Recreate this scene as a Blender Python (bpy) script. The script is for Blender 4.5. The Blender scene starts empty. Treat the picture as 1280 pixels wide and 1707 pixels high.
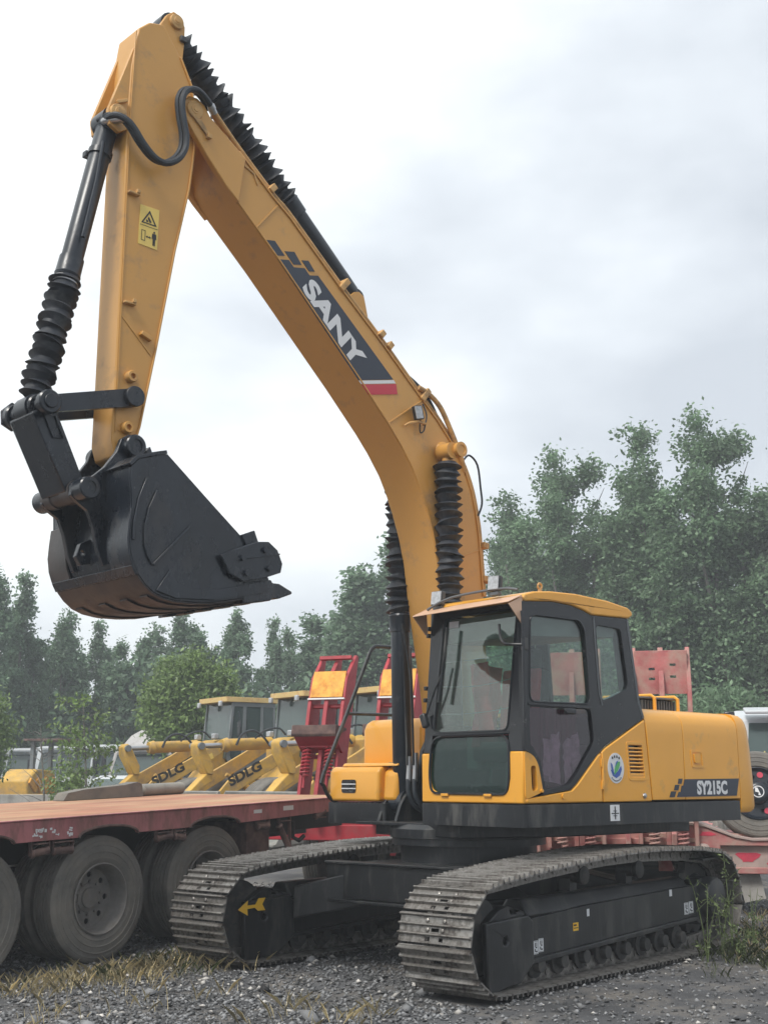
import bpy, bmesh, math, random
import numpy as np
from mathutils import Vector, Matrix
from mathutils.geometry import tessellate_polygon
R = math.radians
random.seed(7)
rng = np.random.default_rng(7)
S = bpy.context.scene
COL = S.collection

# ---------------------------------------------------------------- camera
CAM = Vector((9.047, 6.772, 1.482))
YAW, PIT = 0.709, 0.215
fw = Vector((-math.cos(YAW) * math.cos(PIT), -math.sin(YAW) * math.cos(PIT), math.sin(PIT)))
rt = fw.cross(Vector((0, 0, 1))).normalized()
upv = rt.cross(fw)
cd = bpy.data.cameras.new('camera')
co = bpy.data.objects.new('camera', cd)
COL.objects.link(co)
m = Matrix((rt, upv, -fw)).transposed().to_4x4()
m.translation = CAM
co.matrix_world = m
cd.sensor_fit = 'VERTICAL'
cd.sensor_height = 36
cd.lens = 36 * 2054 / 1707
cd.clip_end = 2000
S.camera = co

# ---------------------------------------------------------------- sky, sun, exposure
SUN_AZ = math.atan2(0.10, 1.0)      # direction the light comes from (world, from +x)
SUN_EL = R(52)
w = bpy.data.worlds.new('World')
S.world = w
w.use_nodes = True
nt = w.node_tree
nt.nodes.clear()
def N(tree, typ, **kw):
    n = tree.nodes.new(typ)
    for k, v in kw.items():
        if k.startswith('i_'):
            key = k[2:]
            key = int(key) if key.isdigit() else key
            n.inputs[key].default_value = v
        else:
            setattr(n, k, v)
    return n
L = nt.links.new
out = N(nt, 'ShaderNodeOutputWorld')
bg = N(nt, 'ShaderNodeBackground')
bg.inputs['Strength'].default_value = 0.12
sky = N(nt, 'ShaderNodeTexSky', sky_type='NISHITA', sun_disc=False, sun_elevation=SUN_EL,
        sun_rotation=math.pi / 2 - SUN_AZ, dust_density=4.0, air_density=1.0)
# overcast layer: bright cloud sheet over the clear sky, thinner (brighter) around the hidden sun
tc = N(nt, 'ShaderNodeTexCoord')
mp = N(nt, 'ShaderNodeMapping')
mp.inputs['Scale'].default_value = (1.0, 1.0, 2.2)
L(tc.outputs['Generated'], mp.inputs['Vector'])
n1 = N(nt, 'ShaderNodeTexNoise', i_Scale=2.9, i_Detail=5.0, i_Roughness=0.5)
L(mp.outputs[0], n1.inputs['Vector'])
dt = N(nt, 'ShaderNodeVectorMath', operation='DOT_PRODUCT')
sv = Vector((math.cos(R(-72)), math.sin(R(-72)), 0.62)).normalized()
dt.inputs[1].default_value = sv
L(tc.outputs['Generated'], dt.inputs[0])
mr = N(nt, 'ShaderNodeMapRange')
mr.inputs['From Min'].default_value = 0.10
mr.inputs['From Max'].default_value = 0.85
mr.inputs['To Min'].default_value = -0.20
mr.inputs['To Max'].default_value = 0.26
L(dt.outputs['Value'], mr.inputs['Value'])
ad = N(nt, 'ShaderNodeMath', operation='ADD')
L(n1.outputs['Fac'], ad.inputs[0])
L(mr.outputs[0], ad.inputs[1])
cr = N(nt, 'ShaderNodeValToRGB')
e = cr.color_ramp.elements
e[0].position, e[0].color = 0.30, (3.15, 3.38, 3.66, 1)
e[1].position, e[1].color = 0.70, (5.7, 5.9, 5.85, 1)
x = cr.color_ramp.elements.new(0.46)
x.color = (4.0, 4.25, 4.5, 1)
L(ad.outputs[0], cr.inputs['Fac'])
mx = N(nt, 'ShaderNodeMix', data_type='RGBA')
mx.inputs['Factor'].default_value = 0.93
L(sky.outputs[0], mx.inputs['A'])
L(cr.outputs[0], mx.inputs['B'])
L(mx.outputs['Result'], bg.inputs['Color'])
L(bg.outputs[0], out.inputs['Surface'])

sd = bpy.data.lights.new('sun', 'SUN')
sd.energy = 1.5
sd.angle = R(18)
sd.color = (1.0, 0.96, 0.90)
so = bpy.data.objects.new('sun', sd)
COL.objects.link(so)
sdir = Vector((math.cos(SUN_AZ) * math.cos(SUN_EL), math.sin(SUN_AZ) * math.cos(SUN_EL), math.sin(SUN_EL)))
so.rotation_euler = sdir.to_track_quat('Z', 'Y').to_euler()
so.location = (0, 0, 30)

S.view_settings.view_transform = 'Standard'
S.view_settings.look = 'None'
S.view_settings.gamma = 1
S.view_settings.use_curve_mapping = False
S.view_settings.exposure = 0.95
S.render.engine = 'CYCLES'
S.cycles.use_denoising = True
S.cycles.max_bounces = 7
S.cycles.transparent_max_bounces = 10
S.cycles.caustics_reflective = False
S.cycles.caustics_refractive = False

# ---------------------------------------------------------------- materials
MAT = {}
def mat(name, col, rough=0.5, metal=0.0, var=0.12, scale=3.0, dirt=None, dirt_amt=0.4, dirt_scale=2.5,
        bump=0.0, bscale=40.0, spec=0.5, coat=0.0, island=0.0, translucent=0.0, stretch=None):
    m = bpy.data.materials.new(name)
    m.use_nodes = True
    t = m.node_tree
    b = t.nodes['Principled BSDF']
    o = t.nodes['Material Output']
    b.inputs['Roughness'].default_value = rough
    b.inputs['Metallic'].default_value = metal
    b.inputs['Specular IOR Level'].default_value = spec
    b.inputs['Coat Weight'].default_value = coat
    b.inputs['Coat Roughness'].default_value = 0.12
    tc = N(t, 'ShaderNodeTexCoord')
    vec = tc.outputs['Object']
    if stretch:
        mp = N(t, 'ShaderNodeMapping')
        mp.inputs['Scale'].default_value = stretch
        t.links.new(vec, mp.inputs['Vector'])
        vec = mp.outputs[0]
    nz = N(t, 'ShaderNodeTexNoise', i_Scale=scale, i_Detail=6.0, i_Roughness=0.6)
    t.links.new(vec, nz.inputs['Vector'])
    r = N(t, 'ShaderNodeValToRGB')
    c = Vector(col[:3])
    r.color_ramp.elements[0].position = 0.3
    r.color_ramp.elements[1].position = 0.7
    r.color_ramp.elements[0].color = (*(c * (1 - var)), 1)
    r.color_ramp.elements[1].color = (*[min(1, q * (1 + var)) for q in c], 1)
    t.links.new(nz.outputs['Fac'], r.inputs['Fac'])
    cur = r.outputs['Color']
    if island:
        g = N(t, 'ShaderNodeNewGeometry')
        h = N(t, 'ShaderNodeHueSaturation')
        a = N(t, 'ShaderNodeMapRange')
        a.inputs['To Min'].default_value = 1 - island
        a.inputs['To Max'].default_value = 1 + island
        t.links.new(g.outputs['Random Per Island'], a.inputs['Value'])
        t.links.new(a.outputs[0], h.inputs['Value'])
        t.links.new(cur, h.inputs['Color'])
        cur = h.outputs['Color']
    if dirt:
        n2 = N(t, 'ShaderNodeTexNoise', i_Scale=dirt_scale, i_Detail=9.0, i_Roughness=0.68)
        t.links.new(vec, n2.inputs['Vector'])
        r2 = N(t, 'ShaderNodeValToRGB')
        r2.color_ramp.elements[0].position = 0.62 - dirt_amt * 0.35
        r2.color_ramp.elements[1].position = 0.80 - dirt_amt * 0.25
        t.links.new(n2.outputs['Fac'], r2.inputs['Fac'])
        mx = N(t, 'ShaderNodeMix', data_type='RGBA')
        mx.inputs['B'].default_value = (*dirt, 1)
        t.links.new(r2.outputs['Color'], mx.inputs['Factor'])
        t.links.new(cur, mx.inputs['A'])
        cur = mx.outputs['Result']
        rr = N(t, 'ShaderNodeMapRange')
        rr.inputs['To Min'].default_value = rough
        rr.inputs['To Max'].default_value = min(1, rough + 0.35)
        t.links.new(r2.outputs['Color'], rr.inputs['Value'])
        t.links.new(rr.outputs[0], b.inputs['Roughness'])
    t.links.new(cur, b.inputs['Base Color'])
    if bump:
        n3 = N(t, 'ShaderNodeTexNoise', i_Scale=bscale, i_Detail=5.0, i_Roughness=0.6)
        t.links.new(vec, n3.inputs['Vector'])
        bp = N(t, 'ShaderNodeBump')
        bp.inputs['Strength'].default_value = bump
        bp.inputs['Distance'].default_value = 0.02
        t.links.new(n3.outputs['Fac'], bp.inputs['Height'])
        t.links.new(bp.outputs[0], b.inputs['Normal'])
    if translucent:
        tr = N(t, 'ShaderNodeBsdfTranslucent')
        t.links.new(cur, tr.inputs['Color'])
        ms = N(t, 'ShaderNodeMixShader')
        ms.inputs[0].default_value = translucent
        t.links.new(b.outputs[0], ms.inputs[1])
        t.links.new(tr.outputs[0], ms.inputs[2])
        t.links.new(ms.outputs[0], o.inputs['Surface'])
    MAT[name] = m
    return m

def glass(name, tint, refl_rough=0.02, opacity=0.0, body=(0.1, 0.12, 0.12), refl=0.045):
    m = bpy.data.materials.new(name)
    m.use_nodes = True
    t = m.node_tree
    t.nodes.clear()
    o = N(t, 'ShaderNodeOutputMaterial')
    tr = N(t, 'ShaderNodeBsdfTransparent')
    tr.inputs['Color'].default_value = (*tint, 1)
    gl = N(t, 'ShaderNodeBsdfGlossy')
    gl.inputs['Roughness'].default_value = refl_rough
    df = N(t, 'ShaderNodeBsdfDiffuse')
    df.inputs['Color'].default_value = (*body, 1)
    m0 = N(t, 'ShaderNodeMixShader')
    m0.inputs[0].default_value = opacity
    t.links.new(tr.outputs[0], m0.inputs[1])
    t.links.new(df.outputs[0], m0.inputs[2])
    lw = N(t, 'ShaderNodeLayerWeight', i_Blend=0.5)
    pw = N(t, 'ShaderNodeMath', operation='POWER')
    pw.inputs[1].default_value = 3.2
    t.links.new(lw.outputs['Facing'], pw.inputs[0])
    fr = N(t, 'ShaderNodeMapRange')
    fr.inputs['To Min'].default_value = refl
    fr.inputs['To Max'].default_value = 0.85
    t.links.new(pw.outputs[0], fr.inputs['Value'])
    m1 = N(t, 'ShaderNodeMixShader')
    t.links.new(fr.outputs[0], m1.inputs[0])
    t.links.new(m0.outputs[0], m1.inputs[1])
    t.links.new(gl.outputs[0], m1.inputs[2])
    t.links.new(m1.outputs[0], o.inputs['Surface'])
    MAT[name] = m
    return m

mat('yellow', (0.80, 0.375, 0.035), 0.38, var=0.05, scale=1.6, dirt=(0.42, 0.27, 0.12), dirt_amt=0.10, dirt_scale=3, coat=0.25, bump=0.03, bscale=18)
mat('boom_yellow', (0.60, 0.31, 0.072), 0.44, var=0.05, scale=1.3, dirt=(0.36, 0.23, 0.12), dirt_amt=0.18, dirt_scale=3.2, coat=0.12, bump=0.06, bscale=11)
mat('cast_yellow', (0.58, 0.34, 0.12), 0.6, var=0.15, scale=9, dirt=(0.22, 0.15, 0.1), dirt_amt=0.35, dirt_scale=8)
mat('black_paint', (0.011, 0.013, 0.016), 0.34, var=0.25, scale=3, dirt=(0.10, 0.098, 0.092), dirt_amt=0.32, dirt_scale=4.5, bump=0.06, bscale=25, stretch=(1, 1, 0.25))
mat('bucket_black', (0.011, 0.015, 0.022), 0.27, var=0.3, scale=4, dirt=(0.055, 0.052, 0.052), dirt_amt=0.24, dirt_scale=3.4, bump=0.2, bscale=10, stretch=(1, 1, 0.55))
mat('worn_bucket', (0.034, 0.029, 0.029), 0.42, var=0.35, scale=5, dirt=(0.075, 0.066, 0.064), dirt_amt=0.45, dirt_scale=4, bump=0.12, bscale=22)
mat('cyl_black', (0.014, 0.019, 0.027), 0.30, var=0.2, scale=2, dirt=(0.07, 0.075, 0.08), dirt_amt=0.15, dirt_scale=5)
mat('rubber_bellows', (0.016, 0.020, 0.028), 0.55, var=0.25, scale=12, dirt=(0.075, 0.078, 0.08), dirt_amt=0.35, dirt_scale=9)
mat('cab_black', (0.009, 0.010, 0.013), 0.2, var=0.15, scale=2, dirt=(0.07, 0.07, 0.07), dirt_amt=0.08, dirt_scale=5)
mat('trim_grey', (0.10, 0.11, 0.12), 0.4, var=0.1)
mat('shoe_steel', (0.30, 0.285, 0.265), 0.33, metal=0.7, var=0.35, scale=5, dirt=(0.075, 0.065, 0.058), dirt_amt=0.55, dirt_scale=9, bump=0.15, bscale=60)
mat('chain_dark', (0.030, 0.030, 0.030), 0.6, var=0.3, scale=9, dirt=(0.10, 0.09, 0.08), dirt_amt=0.4, dirt_scale=8)
mat('frame_black', (0.014, 0.015, 0.017), 0.40, var=0.3, scale=2.5, dirt=(0.095, 0.092, 0.083), dirt_amt=0.32, dirt_scale=4.2, bump=0.06, bscale=30, stretch=(1, 1, 0.22))
mat('steel', (0.45, 0.45, 0.45), 0.3, metal=0.9, var=0.1)
mat('decal_navy', (0.022, 0.030, 0.050), 0.35, var=0.06)
mat('decal_white', (0.72, 0.73, 0.74), 0.4, var=0.04)
mat('decal_red', (0.55, 0.035, 0.06), 0.4, var=0.06)
mat('decal_yellow', (0.80, 0.58, 0.14), 0.4, var=0.06)
mat('arrow_yellow', (0.85, 0.50, 0.04), 0.45, var=0.04)
mat('decal_black', (0.012, 0.012, 0.014), 0.35, var=0.1)
mat('decal_blue', (0.05, 0.12, 0.42), 0.4, var=0.1)
mat('decal_green', (0.10, 0.42, 0.14), 0.4, var=0.1)
mat('visor', (0.62, 0.40, 0.27), 0.45, var=0.12, scale=5)
mat('lamp_glass', (0.40, 0.42, 0.44), 0.15, var=0.25, scale=40, coat=0.6)
mat('hose', (0.020, 0.026, 0.034), 0.48, var=0.2, scale=20)
mat('seat_black', (0.02, 0.02, 0.022), 0.7)
mat('cloth_red', (0.36, 0.03, 0.035), 0.75, var=0.25, scale=8)
mat('film', (0.60, 0.64, 0.62), 0.25, var=0.35, scale=14, bump=0.5, bscale=12)
mat('interior', (0.17, 0.18, 0.175), 0.65, var=0.2)
mat('curtain', (0.11, 0.022, 0.038), 0.7, var=0.45, scale=2, stretch=(18, 18, 0.6))
glass('glass_front', (0.84, 0.93, 0.89), opacity=0.04, body=(0.42, 0.50, 0.46), refl=0.08)
glass('glass_low', (0.36, 0.55, 0.51), opacity=0.10, body=(0.07, 0.14, 0.13), refl=0.05)
glass('glass_side', (0.86, 0.93, 0.90), opacity=0.02)
glass('glass_dark', (0.70, 0.62, 0.68), opacity=0.02, body=(0.05, 0.04, 0.05))
glass('glass_far', (0.22, 0.31, 0.31), opacity=0.35, body=(0.16, 0.23, 0.22), refl_rough=0.06)

# ---------------------------------------------------------------- mesh helper
class MB:
    def __init__(s):
        s.v, s.f = [], []
    def add(s, vs, fs):
        o = len(s.v)
        s.v += [tuple(q) for q in vs]
        s.f += [tuple(i + o for i in f) for f in fs]
        return s
    def box(s, c, d, rot=None):
        vs = []
        for k in ((-1, -1, -1), (1, -1, -1), (1, 1, -1), (-1, 1, -1), (-1, -1, 1), (1, -1, 1), (1, 1, 1), (-1, 1, 1)):
            p = Vector((k[0] * d[0] / 2, k[1] * d[1] / 2, k[2] * d[2] / 2))
            if rot is not None:
                p = rot @ p
            vs.append(p + Vector(c))
        return s.add(vs, ((0, 3, 2, 1), (4, 5, 6, 7), (0, 1, 5, 4), (1, 2, 6, 5), (2, 3, 7, 6), (3, 0, 4, 7)))
    def lathe(s, p0, p1, prof, n=20, cap=True):
        """prof: (t, r) with t in metres from p0 towards p1"""
        p0, p1 = Vector(p0), Vector(p1)
        d = (p1 - p0).normalized()
        a = d.orthogonal().normalized()
        b = d.cross(a)
        vs, fs = [], []
        for t, r in prof:
            for i in range(n):
                an = 2 * math.pi * i / n
                vs.append(p0 + d * t + (a * math.cos(an) + b * math.sin(an)) * r)
        for k in range(len(prof) - 1):
            for i in range(n):
                j = (i + 1) % n
                fs.append((k * n + i, k * n + j, k * n + n + j, k * n + n + i))
        if cap:
            fs.append(tuple(range(n - 1, -1, -1)))
            fs.append(tuple((len(prof) - 1) * n + i for i in range(n)))
        return s.add(vs, fs)
    def cyl(s, p0, p1, r0, r1=None, n=16):
        l = (Vector(p1) - Vector(p0)).length
        return s.lathe(p0, p1, ((0, r0), (l, r0 if r1 is None else r1)), n)
    def plate(s, outer, holes, fn, a, b):
        """polygon (with holes) in 2D, fn(u, v, w) -> 3D, thickness from w=a to w=b"""
        loops = [list(outer)] + [list(h) for h in holes]
        flat = [q for l in loops for q in l]
        tri = tessellate_polygon([[Vector((q[0], q[1], 0)) for q in l] for l in loops])
        n = len(flat)
        vs = [fn(q[0], q[1], a) for q in flat] + [fn(q[0], q[1], b) for q in flat]
        fs = []
        for t in tri:
            fs.append(tuple(t))
            fs.append(tuple(i + n for i in reversed(t)))
        o = 0
        for l in loops:
            k = len(l)
            for i in range(k):
                j = (i + 1) % k
                fs.append((o + i, o + j, o + j + n, o + i + n))
            o += k
        return s.add(vs, fs)
    def tube(s, path, r, n=8, res=0):
        P = [Vector(p) for p in path]
        if res:
            Q = []
            for i in range(len(P) - 1):
                p0, p1, p2, p3 = P[max(i - 1, 0)], P[i], P[i + 1], P[min(i + 2, len(P) - 1)]
                for k in range(res):
                    t = k / res
                    Q.append(0.5 * ((2 * p1) + (p2 - p0) * t + (2 * p0 - 5 * p1 + 4 * p2 - p3) * t * t + (3 * p1 - p0 - 3 * p2 + p3) * t ** 3))
            Q.append(P[-1])
            P = Q
        rad = r if isinstance(r, (list, tuple)) else None
        vs, fs = [], []
        a = None
        for i, p in enumerate(P):
            d = (P[min(i + 1, len(P) - 1)] - P[max(i - 1, 0)]).normalized()
            a = d.orthogonal().normalized() if a is None else (a - d * a.dot(d)).normalized()
            b = d.cross(a)
            rr = r if rad is None else rad[0] + (rad[1] - rad[0]) * i / (len(P) - 1)
            for k in range(n):
                an = 2 * math.pi * k / n
                vs.append(p + (a * math.cos(an) + b * math.sin(an)) * rr)
        for i in range(len(P) - 1):
            for k in range(n):
                j = (k + 1) % n
                fs.append((i * n + k, i * n + j, i * n + n + j, i * n + n + k))
        fs.append(tuple(range(n - 1, -1, -1)))
        fs.append(tuple((len(P) - 1) * n + k for k in range(n)))
        return s.add(vs, fs)
    def mesh(s, name, mt, bevel=0, smooth=35):
        me = bpy.data.meshes.new(name)
        me.from_pydata(s.v, [], s.f)
        bm = bmesh.new()
        bm.from_mesh(me)
        bmesh.ops.recalc_face_normals(bm, faces=bm.faces)
        bm.to_mesh(me)
        bm.free()
        me.materials.append(MAT[mt])
        if smooth:
            me.polygons.foreach_set('use_smooth', [True] * len(me.polygons))
            me.set_sharp_from_angle(angle=R(smooth))
        me.update()
        return me
    def build(s, name, mt, parent=None, bevel=0, smooth=35, seg=2, loc=None, rot=None):
        me = s.mesh(name, mt, bevel, smooth)
        o = bpy.data.objects.new(name, me)
        COL.objects.link(o)
        if parent is not None:
            o.parent = parent
        if loc is not None:
            o.location = loc
        if rot is not None:
            o.rotation_euler = rot
        if bevel:
            md = o.modifiers.new('bevel', 'BEVEL')
            md.width = bevel
            md.segments = seg
            md.limit_method = 'ANGLE'
            md.angle_limit = R(32)
        return o
def XZ(u, v, w_):
    return (u, w_, v)
def YZ(u, v, w_):
    return (w_, u, v)
def XY(u, v, w_):
    return (u, v, w_)
def tag(o, label, cat=None, group=None, kind=None):
    if label: o['label'] = label
    if cat: o['category'] = cat
    if group: o['group'] = group
    if kind: o['kind'] = kind
    return o
def empty(name, loc=(0, 0, 0), rot=(0, 0, 0), parent=None):
    o = bpy.data.objects.new(name, None)
    COL.objects.link(o)
    o.location = loc
    o.rotation_euler = rot
    o.empty_display_size = 0.2
    if parent: o.parent = parent
    return o
def link_copy(src, parent, loc=None, rot=None, mw=None):
    c = src.copy()
    COL.objects.link(c)
    c.parent = parent
    if loc is not None: c.location = loc
    if rot is not None: c.rotation_euler = rot
    return c
def copy_tree(o, parent=None):
    c = o.copy()
    COL.objects.link(c)
    c.parent = parent
    for ch in list(o.children):
        copy_tree(ch, c)
    return c
def roundpoly(pts, r, n=4):
    out = []
    k = len(pts)
    for i in range(k):
        p0, p, p1 = Vector(pts[i - 1]), Vector(pts[i]), Vector(pts[(i + 1) % k])
        a, b = (p0 - p), (p1 - p)
        rr = min(r, a.length * 0.45, b.length * 0.45)
        A, B = p + a.normalized() * rr, p + b.normalized() * rr
        for j in range(n + 1):
            t = j / n
            out.append(tuple((1 - t) ** 2 * A + 2 * t * (1 - t) * p + t * t * B))
    return out
def text_mesh(txt, name, mt, parent, origin, right, up, width, height, thick=0.002, bold=0.0, shear=0.0):
    """lettering as flat print: the glyph outlines of the built-in font laid on a surface"""
    cu = bpy.data.curves.new(name, 'FONT')
    cu.body = txt
    cu.offset = bold
    cu.shear = shear
    cu.resolution_u = 4
    tmp = bpy.data.objects.new(name, cu)
    COL.objects.link(tmp)
    bpy.context.view_layer.update()
    dg = bpy.context.evaluated_depsgraph_get()
    me = bpy.data.meshes.new_from_object(tmp.evaluated_get(dg))
    bpy.data.objects.remove(tmp)
    xs = [v.co.x for v in me.vertices]
    ys = [v.co.y for v in me.vertices]
    x0, x1, y0, y1 = min(xs), max(xs), min(ys), max(ys)
    rv, uv = Vector(right).normalized(), Vector(up).normalized()
    nv = rv.cross(uv)
    for v in me.vertices:
        v.co = Vector(origin) + rv * ((v.co.x - x0) / (x1 - x0) * width) + uv * ((v.co.y - y0) / (y1 - y0) * height) + nv * thick
    me.materials.clear()
    me.materials.append(MAT[mt])
    o = bpy.data.objects.new(name, me)
    COL.objects.link(o)
    o.parent = parent
    return o
# ================================================================ ground
def ground_h(x_, y_):
    t = np.clip((-1.6 - y_) / 0.5, 0, 1)
    a = np.clip((2.3 - x_) * 0.034, -0.07, 0.22) * t * np.clip((y_ + 12) / 6, 0, 1)
    b = 0.010 * np.sin(2.7 * x_ + 1.3 * y_) * np.sin(2.1 * y_ - 0.9 * x_ + 0.6) + 0.006 * np.sin(5.3 * x_ - 3.1 * y_)
    rut = -0.02 * np.exp(-((y_ - 2.3 - 0.12 * x_) / 0.16) ** 2) - 0.02 * np.exp(-((y_ - 2.95 - 0.12 * x_) / 0.16) ** 2)
    return a + (b + rut) * np.clip((14 - np.hypot(x_, y_)) / 4, 0, 1) - 0.012
mat('gravel_ground', (0.085, 0.086, 0.090), 0.9, var=0.5, scale=0.8, dirt=(0.19, 0.170, 0.145), dirt_amt=0.42, dirt_scale=1.6, bump=0.9, bscale=45)
gv, gf = [], []
xs_ = np.concatenate([np.linspace(-300, -12, 14), np.linspace(-10, 10, 81), np.linspace(12, 300, 14)])
ys_ = xs_
for y_ in ys_:
    for x_ in xs_:
        gv.append((x_, y_, float(ground_h(x_, y_)) - 0.004))
k_ = len(xs_)
for j in range(k_ - 1):
    for i in range(k_ - 1):
        gf.append((j * k_ + i, j * k_ + i + 1, j * k_ + k_ + i + 1, j * k_ + k_ + i))
g_ = MB().add(gv, gf).build('ground', 'gravel_ground')
g_['kind'] = 'structure'

# ================================================================ the excavator
UY = -0.108                                    # slew angle of the house against the tracks
EX = empty('excavator')
tag(EX, 'large yellow crawler excavator with raised boom and black bucket on the gravel', 'excavator')
def U(mb, name, mt, bevel=0, **k):             # a part of the slewing house
    return mb.build(name, mt, EX, bevel, rot=(0, 0, UY), **k)
def strip(mb, pts, wd, y0, y1):                # a raised bar along a polyline in the x-z plane
    P = [Vector(p) for p in pts]
    l, r_ = [], []
    for i, p in enumerate(P):
        d = (P[min(i + 1, len(P) - 1)] - P[max(i - 1, 0)]).normalized()
        n = Vector((-d.y, d.x)) * wd / 2
        l.append(tuple(p + n))
        r_.append(tuple(p - n))
    mb.plate(l + r_[::-1], [], XZ, y0, y1)
    return mb
def bellows(p0, p1, r0, r1, n, seg=22):
    l = (Vector(p1) - Vector(p0)).length
    pr = [(0, r0)]
    for i in range(n):
        j = 1 + 0.05 * math.sin(i * 2.3) 
        wv = (i + 0.5 + 0.12 * math.sin(i * 1.7)) / n
        pr += [((i + 0.12) / n * l, r0 * 1.02), (wv * l, r1 * j), ((i + 0.88) / n * l, r0 * 1.02)]
    pr.append((l, r0))
    mb = MB().lathe(p0, p1, pr, seg)
    rb = np.random.default_rng(int(abs(Vector(p0).x * 100 + Vector(p0).y * 1000)) + n)
    ax_ = (Vector(p1) - Vector(p0)).normalized()
    for k in range(1, len(pr) - 1):            # each fold sags and tilts a little
        o_ = Vector(rb.normal(size=3)) * r1 * 0.035
        tl = Vector(rb.normal(size=3)) * 0.10
        cc = Vector(p0) + ax_ * pr[k][0]
        for q in range(k * seg, k * seg + seg):
            v_ = Vector(mb.v[q])
            mb.v[q] = tuple(v_ + o_ + ax_ * (v_ - cc).dot(tl))
    return mb

# ---- tracks
GAUGE, SH = 2.461, 0.635
def track_path():
    """pin line of the chain in x-z, clockwise seen from +y; list of points"""
    P = []
    rf, rr = 0.318, 0.345
    cf, cr_ = (1.69, 0.405), (-1.72, 0.452)
    top = [(-1.35, 0.835), (-0.58, 0.858), (0.0, 0.848), (0.55, 0.815), (1.0, 0.785)]
    for i in range(25):                        # sprocket: from bottom round the rear to the top
        a = R(-90 - 7.5 * i)
        P.append((cr_[0] + rr * math.cos(a), cr_[1] + rr * math.sin(a)))
    P += top
    for i in range(25):                        # idler
        a = R(84 - 7.25 * i)
        P.append((cf[0] + rf * math.cos(a), cf[1] + rf * math.sin(a)))
    P += [(1.2, 0.087), (-1.3, 0.087)]
    return P
TP = track_path()
cum = [0]
for i in range(len(TP)):
    a, b = TP[i], TP[(i + 1) % len(TP)]
    cum.append(cum[-1] + math.hypot(b[0] - a[0], b[1] - a[1]))
def along(s):
    s %= cum[-1]
    for i in range(len(TP)):
        if cum[i + 1] >= s:
            t = (s - cum[i]) / max(1e-9, cum[i + 1] - cum[i])
            a, b = TP[i], TP[(i + 1) % len(TP)]
            return Vector((a[0] + (b[0] - a[0]) * t, a[1] + (b[1] - a[1]) * t))
NSH = round(cum[-1] / 0.19)
PITCH = cum[-1] / NSH
def shoe_mesh():
    mb = MB()
    hw = SH / 2
    holes = [[(0.058, 0.04), (0.085, 0.04), (0.085, 0.078), (0.058, 0.078)], [(0.058, -0.078), (0.085, -0.078), (0.085, -0.04), (0.058, -0.04)],
             [(-0.002, -0.034), (0.022, -0.034), (0.022, 0.034), (-0.002, 0.034)]]
    mb.plate([(-0.1, -hw), (0.1, -hw), (0.1, hw), (-0.1, hw)], holes, XY, 0.048, 0.060)
    for s0 in (-0.086, -0.022, 0.042):
        pr = [(s0 - 0.012, 0.058), (s0 + 0.012, 0.058), (s0 + 0.0065, 0.083), (s0 + 0.001, 0.086), (s0 - 0.0055, 0.083)]
        mb.plate(pr, [], lambda u, v, w_: (u, w_, v), -hw, hw)
    for sx, sy in ((-0.052, 0.075), (-0.052, -0.075), (0.010, 0.065), (0.010, -0.065)):
        mb.lathe((sx, sy, 0.059), (sx, sy, 0.09), ((0, 0.017), (0.009, 0.016), (0.013, 0.009)), 8)
    for sy in (-0.085, 0.085):                 # the two link rails under the plate
        mb.plate([(-0.105, -0.045), (0.07, -0.045), (0.105, -0.02), (0.105, 0.03), (0.08, 0.049), (-0.09, 0.049), (-0.105, 0.02)], [], lambda u, v, w_: (u, w_, v), sy - 0.02, sy + 0.02)
    mb.cyl((0.095, -0.115, 0.0), (0.095, 0.115, 0.0), 0.026, n=10)
    return mb.mesh('track_shoe', 'shoe_steel')
SHM = shoe_mesh()
def sticker(parent, name, base, marks, y, c, s_, mt='decal_white'):
    """printed label on a +y facing face: c=(x,z) centre, s_=(w,h); marks = list of rectangles in 0..1"""
    o = MB().box((c[0], y, c[1]), (s_[0], 0.003, s_[1])).build(name, mt, parent)
    mb = MB()
    for u0, v0, u1, v1 in marks:
        mb.box((c[0] + s_[0] * (0.5 - (u0 + u1) / 2), y + 0.0025, c[1] + s_[1] * ((v0 + v1) / 2 - 0.5)), (s_[0] * abs(u1 - u0), 0.002, s_[1] * abs(v1 - v0)))
    if marks:
        mb.build('print', base, parent)
    return o
PICT = [(0.1, 0.04, 0.9, 0.06), (0.1, 0.94, 0.9, 0.96), (0.30, 0.55, 0.42, 0.85), (0.42, 0.45, 0.7, 0.55), (0.6, 0.6, 0.68, 0.85), (0.25, 0.2, 0.4, 0.4), (0.45, 0.15, 0.75, 0.25)]
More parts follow.
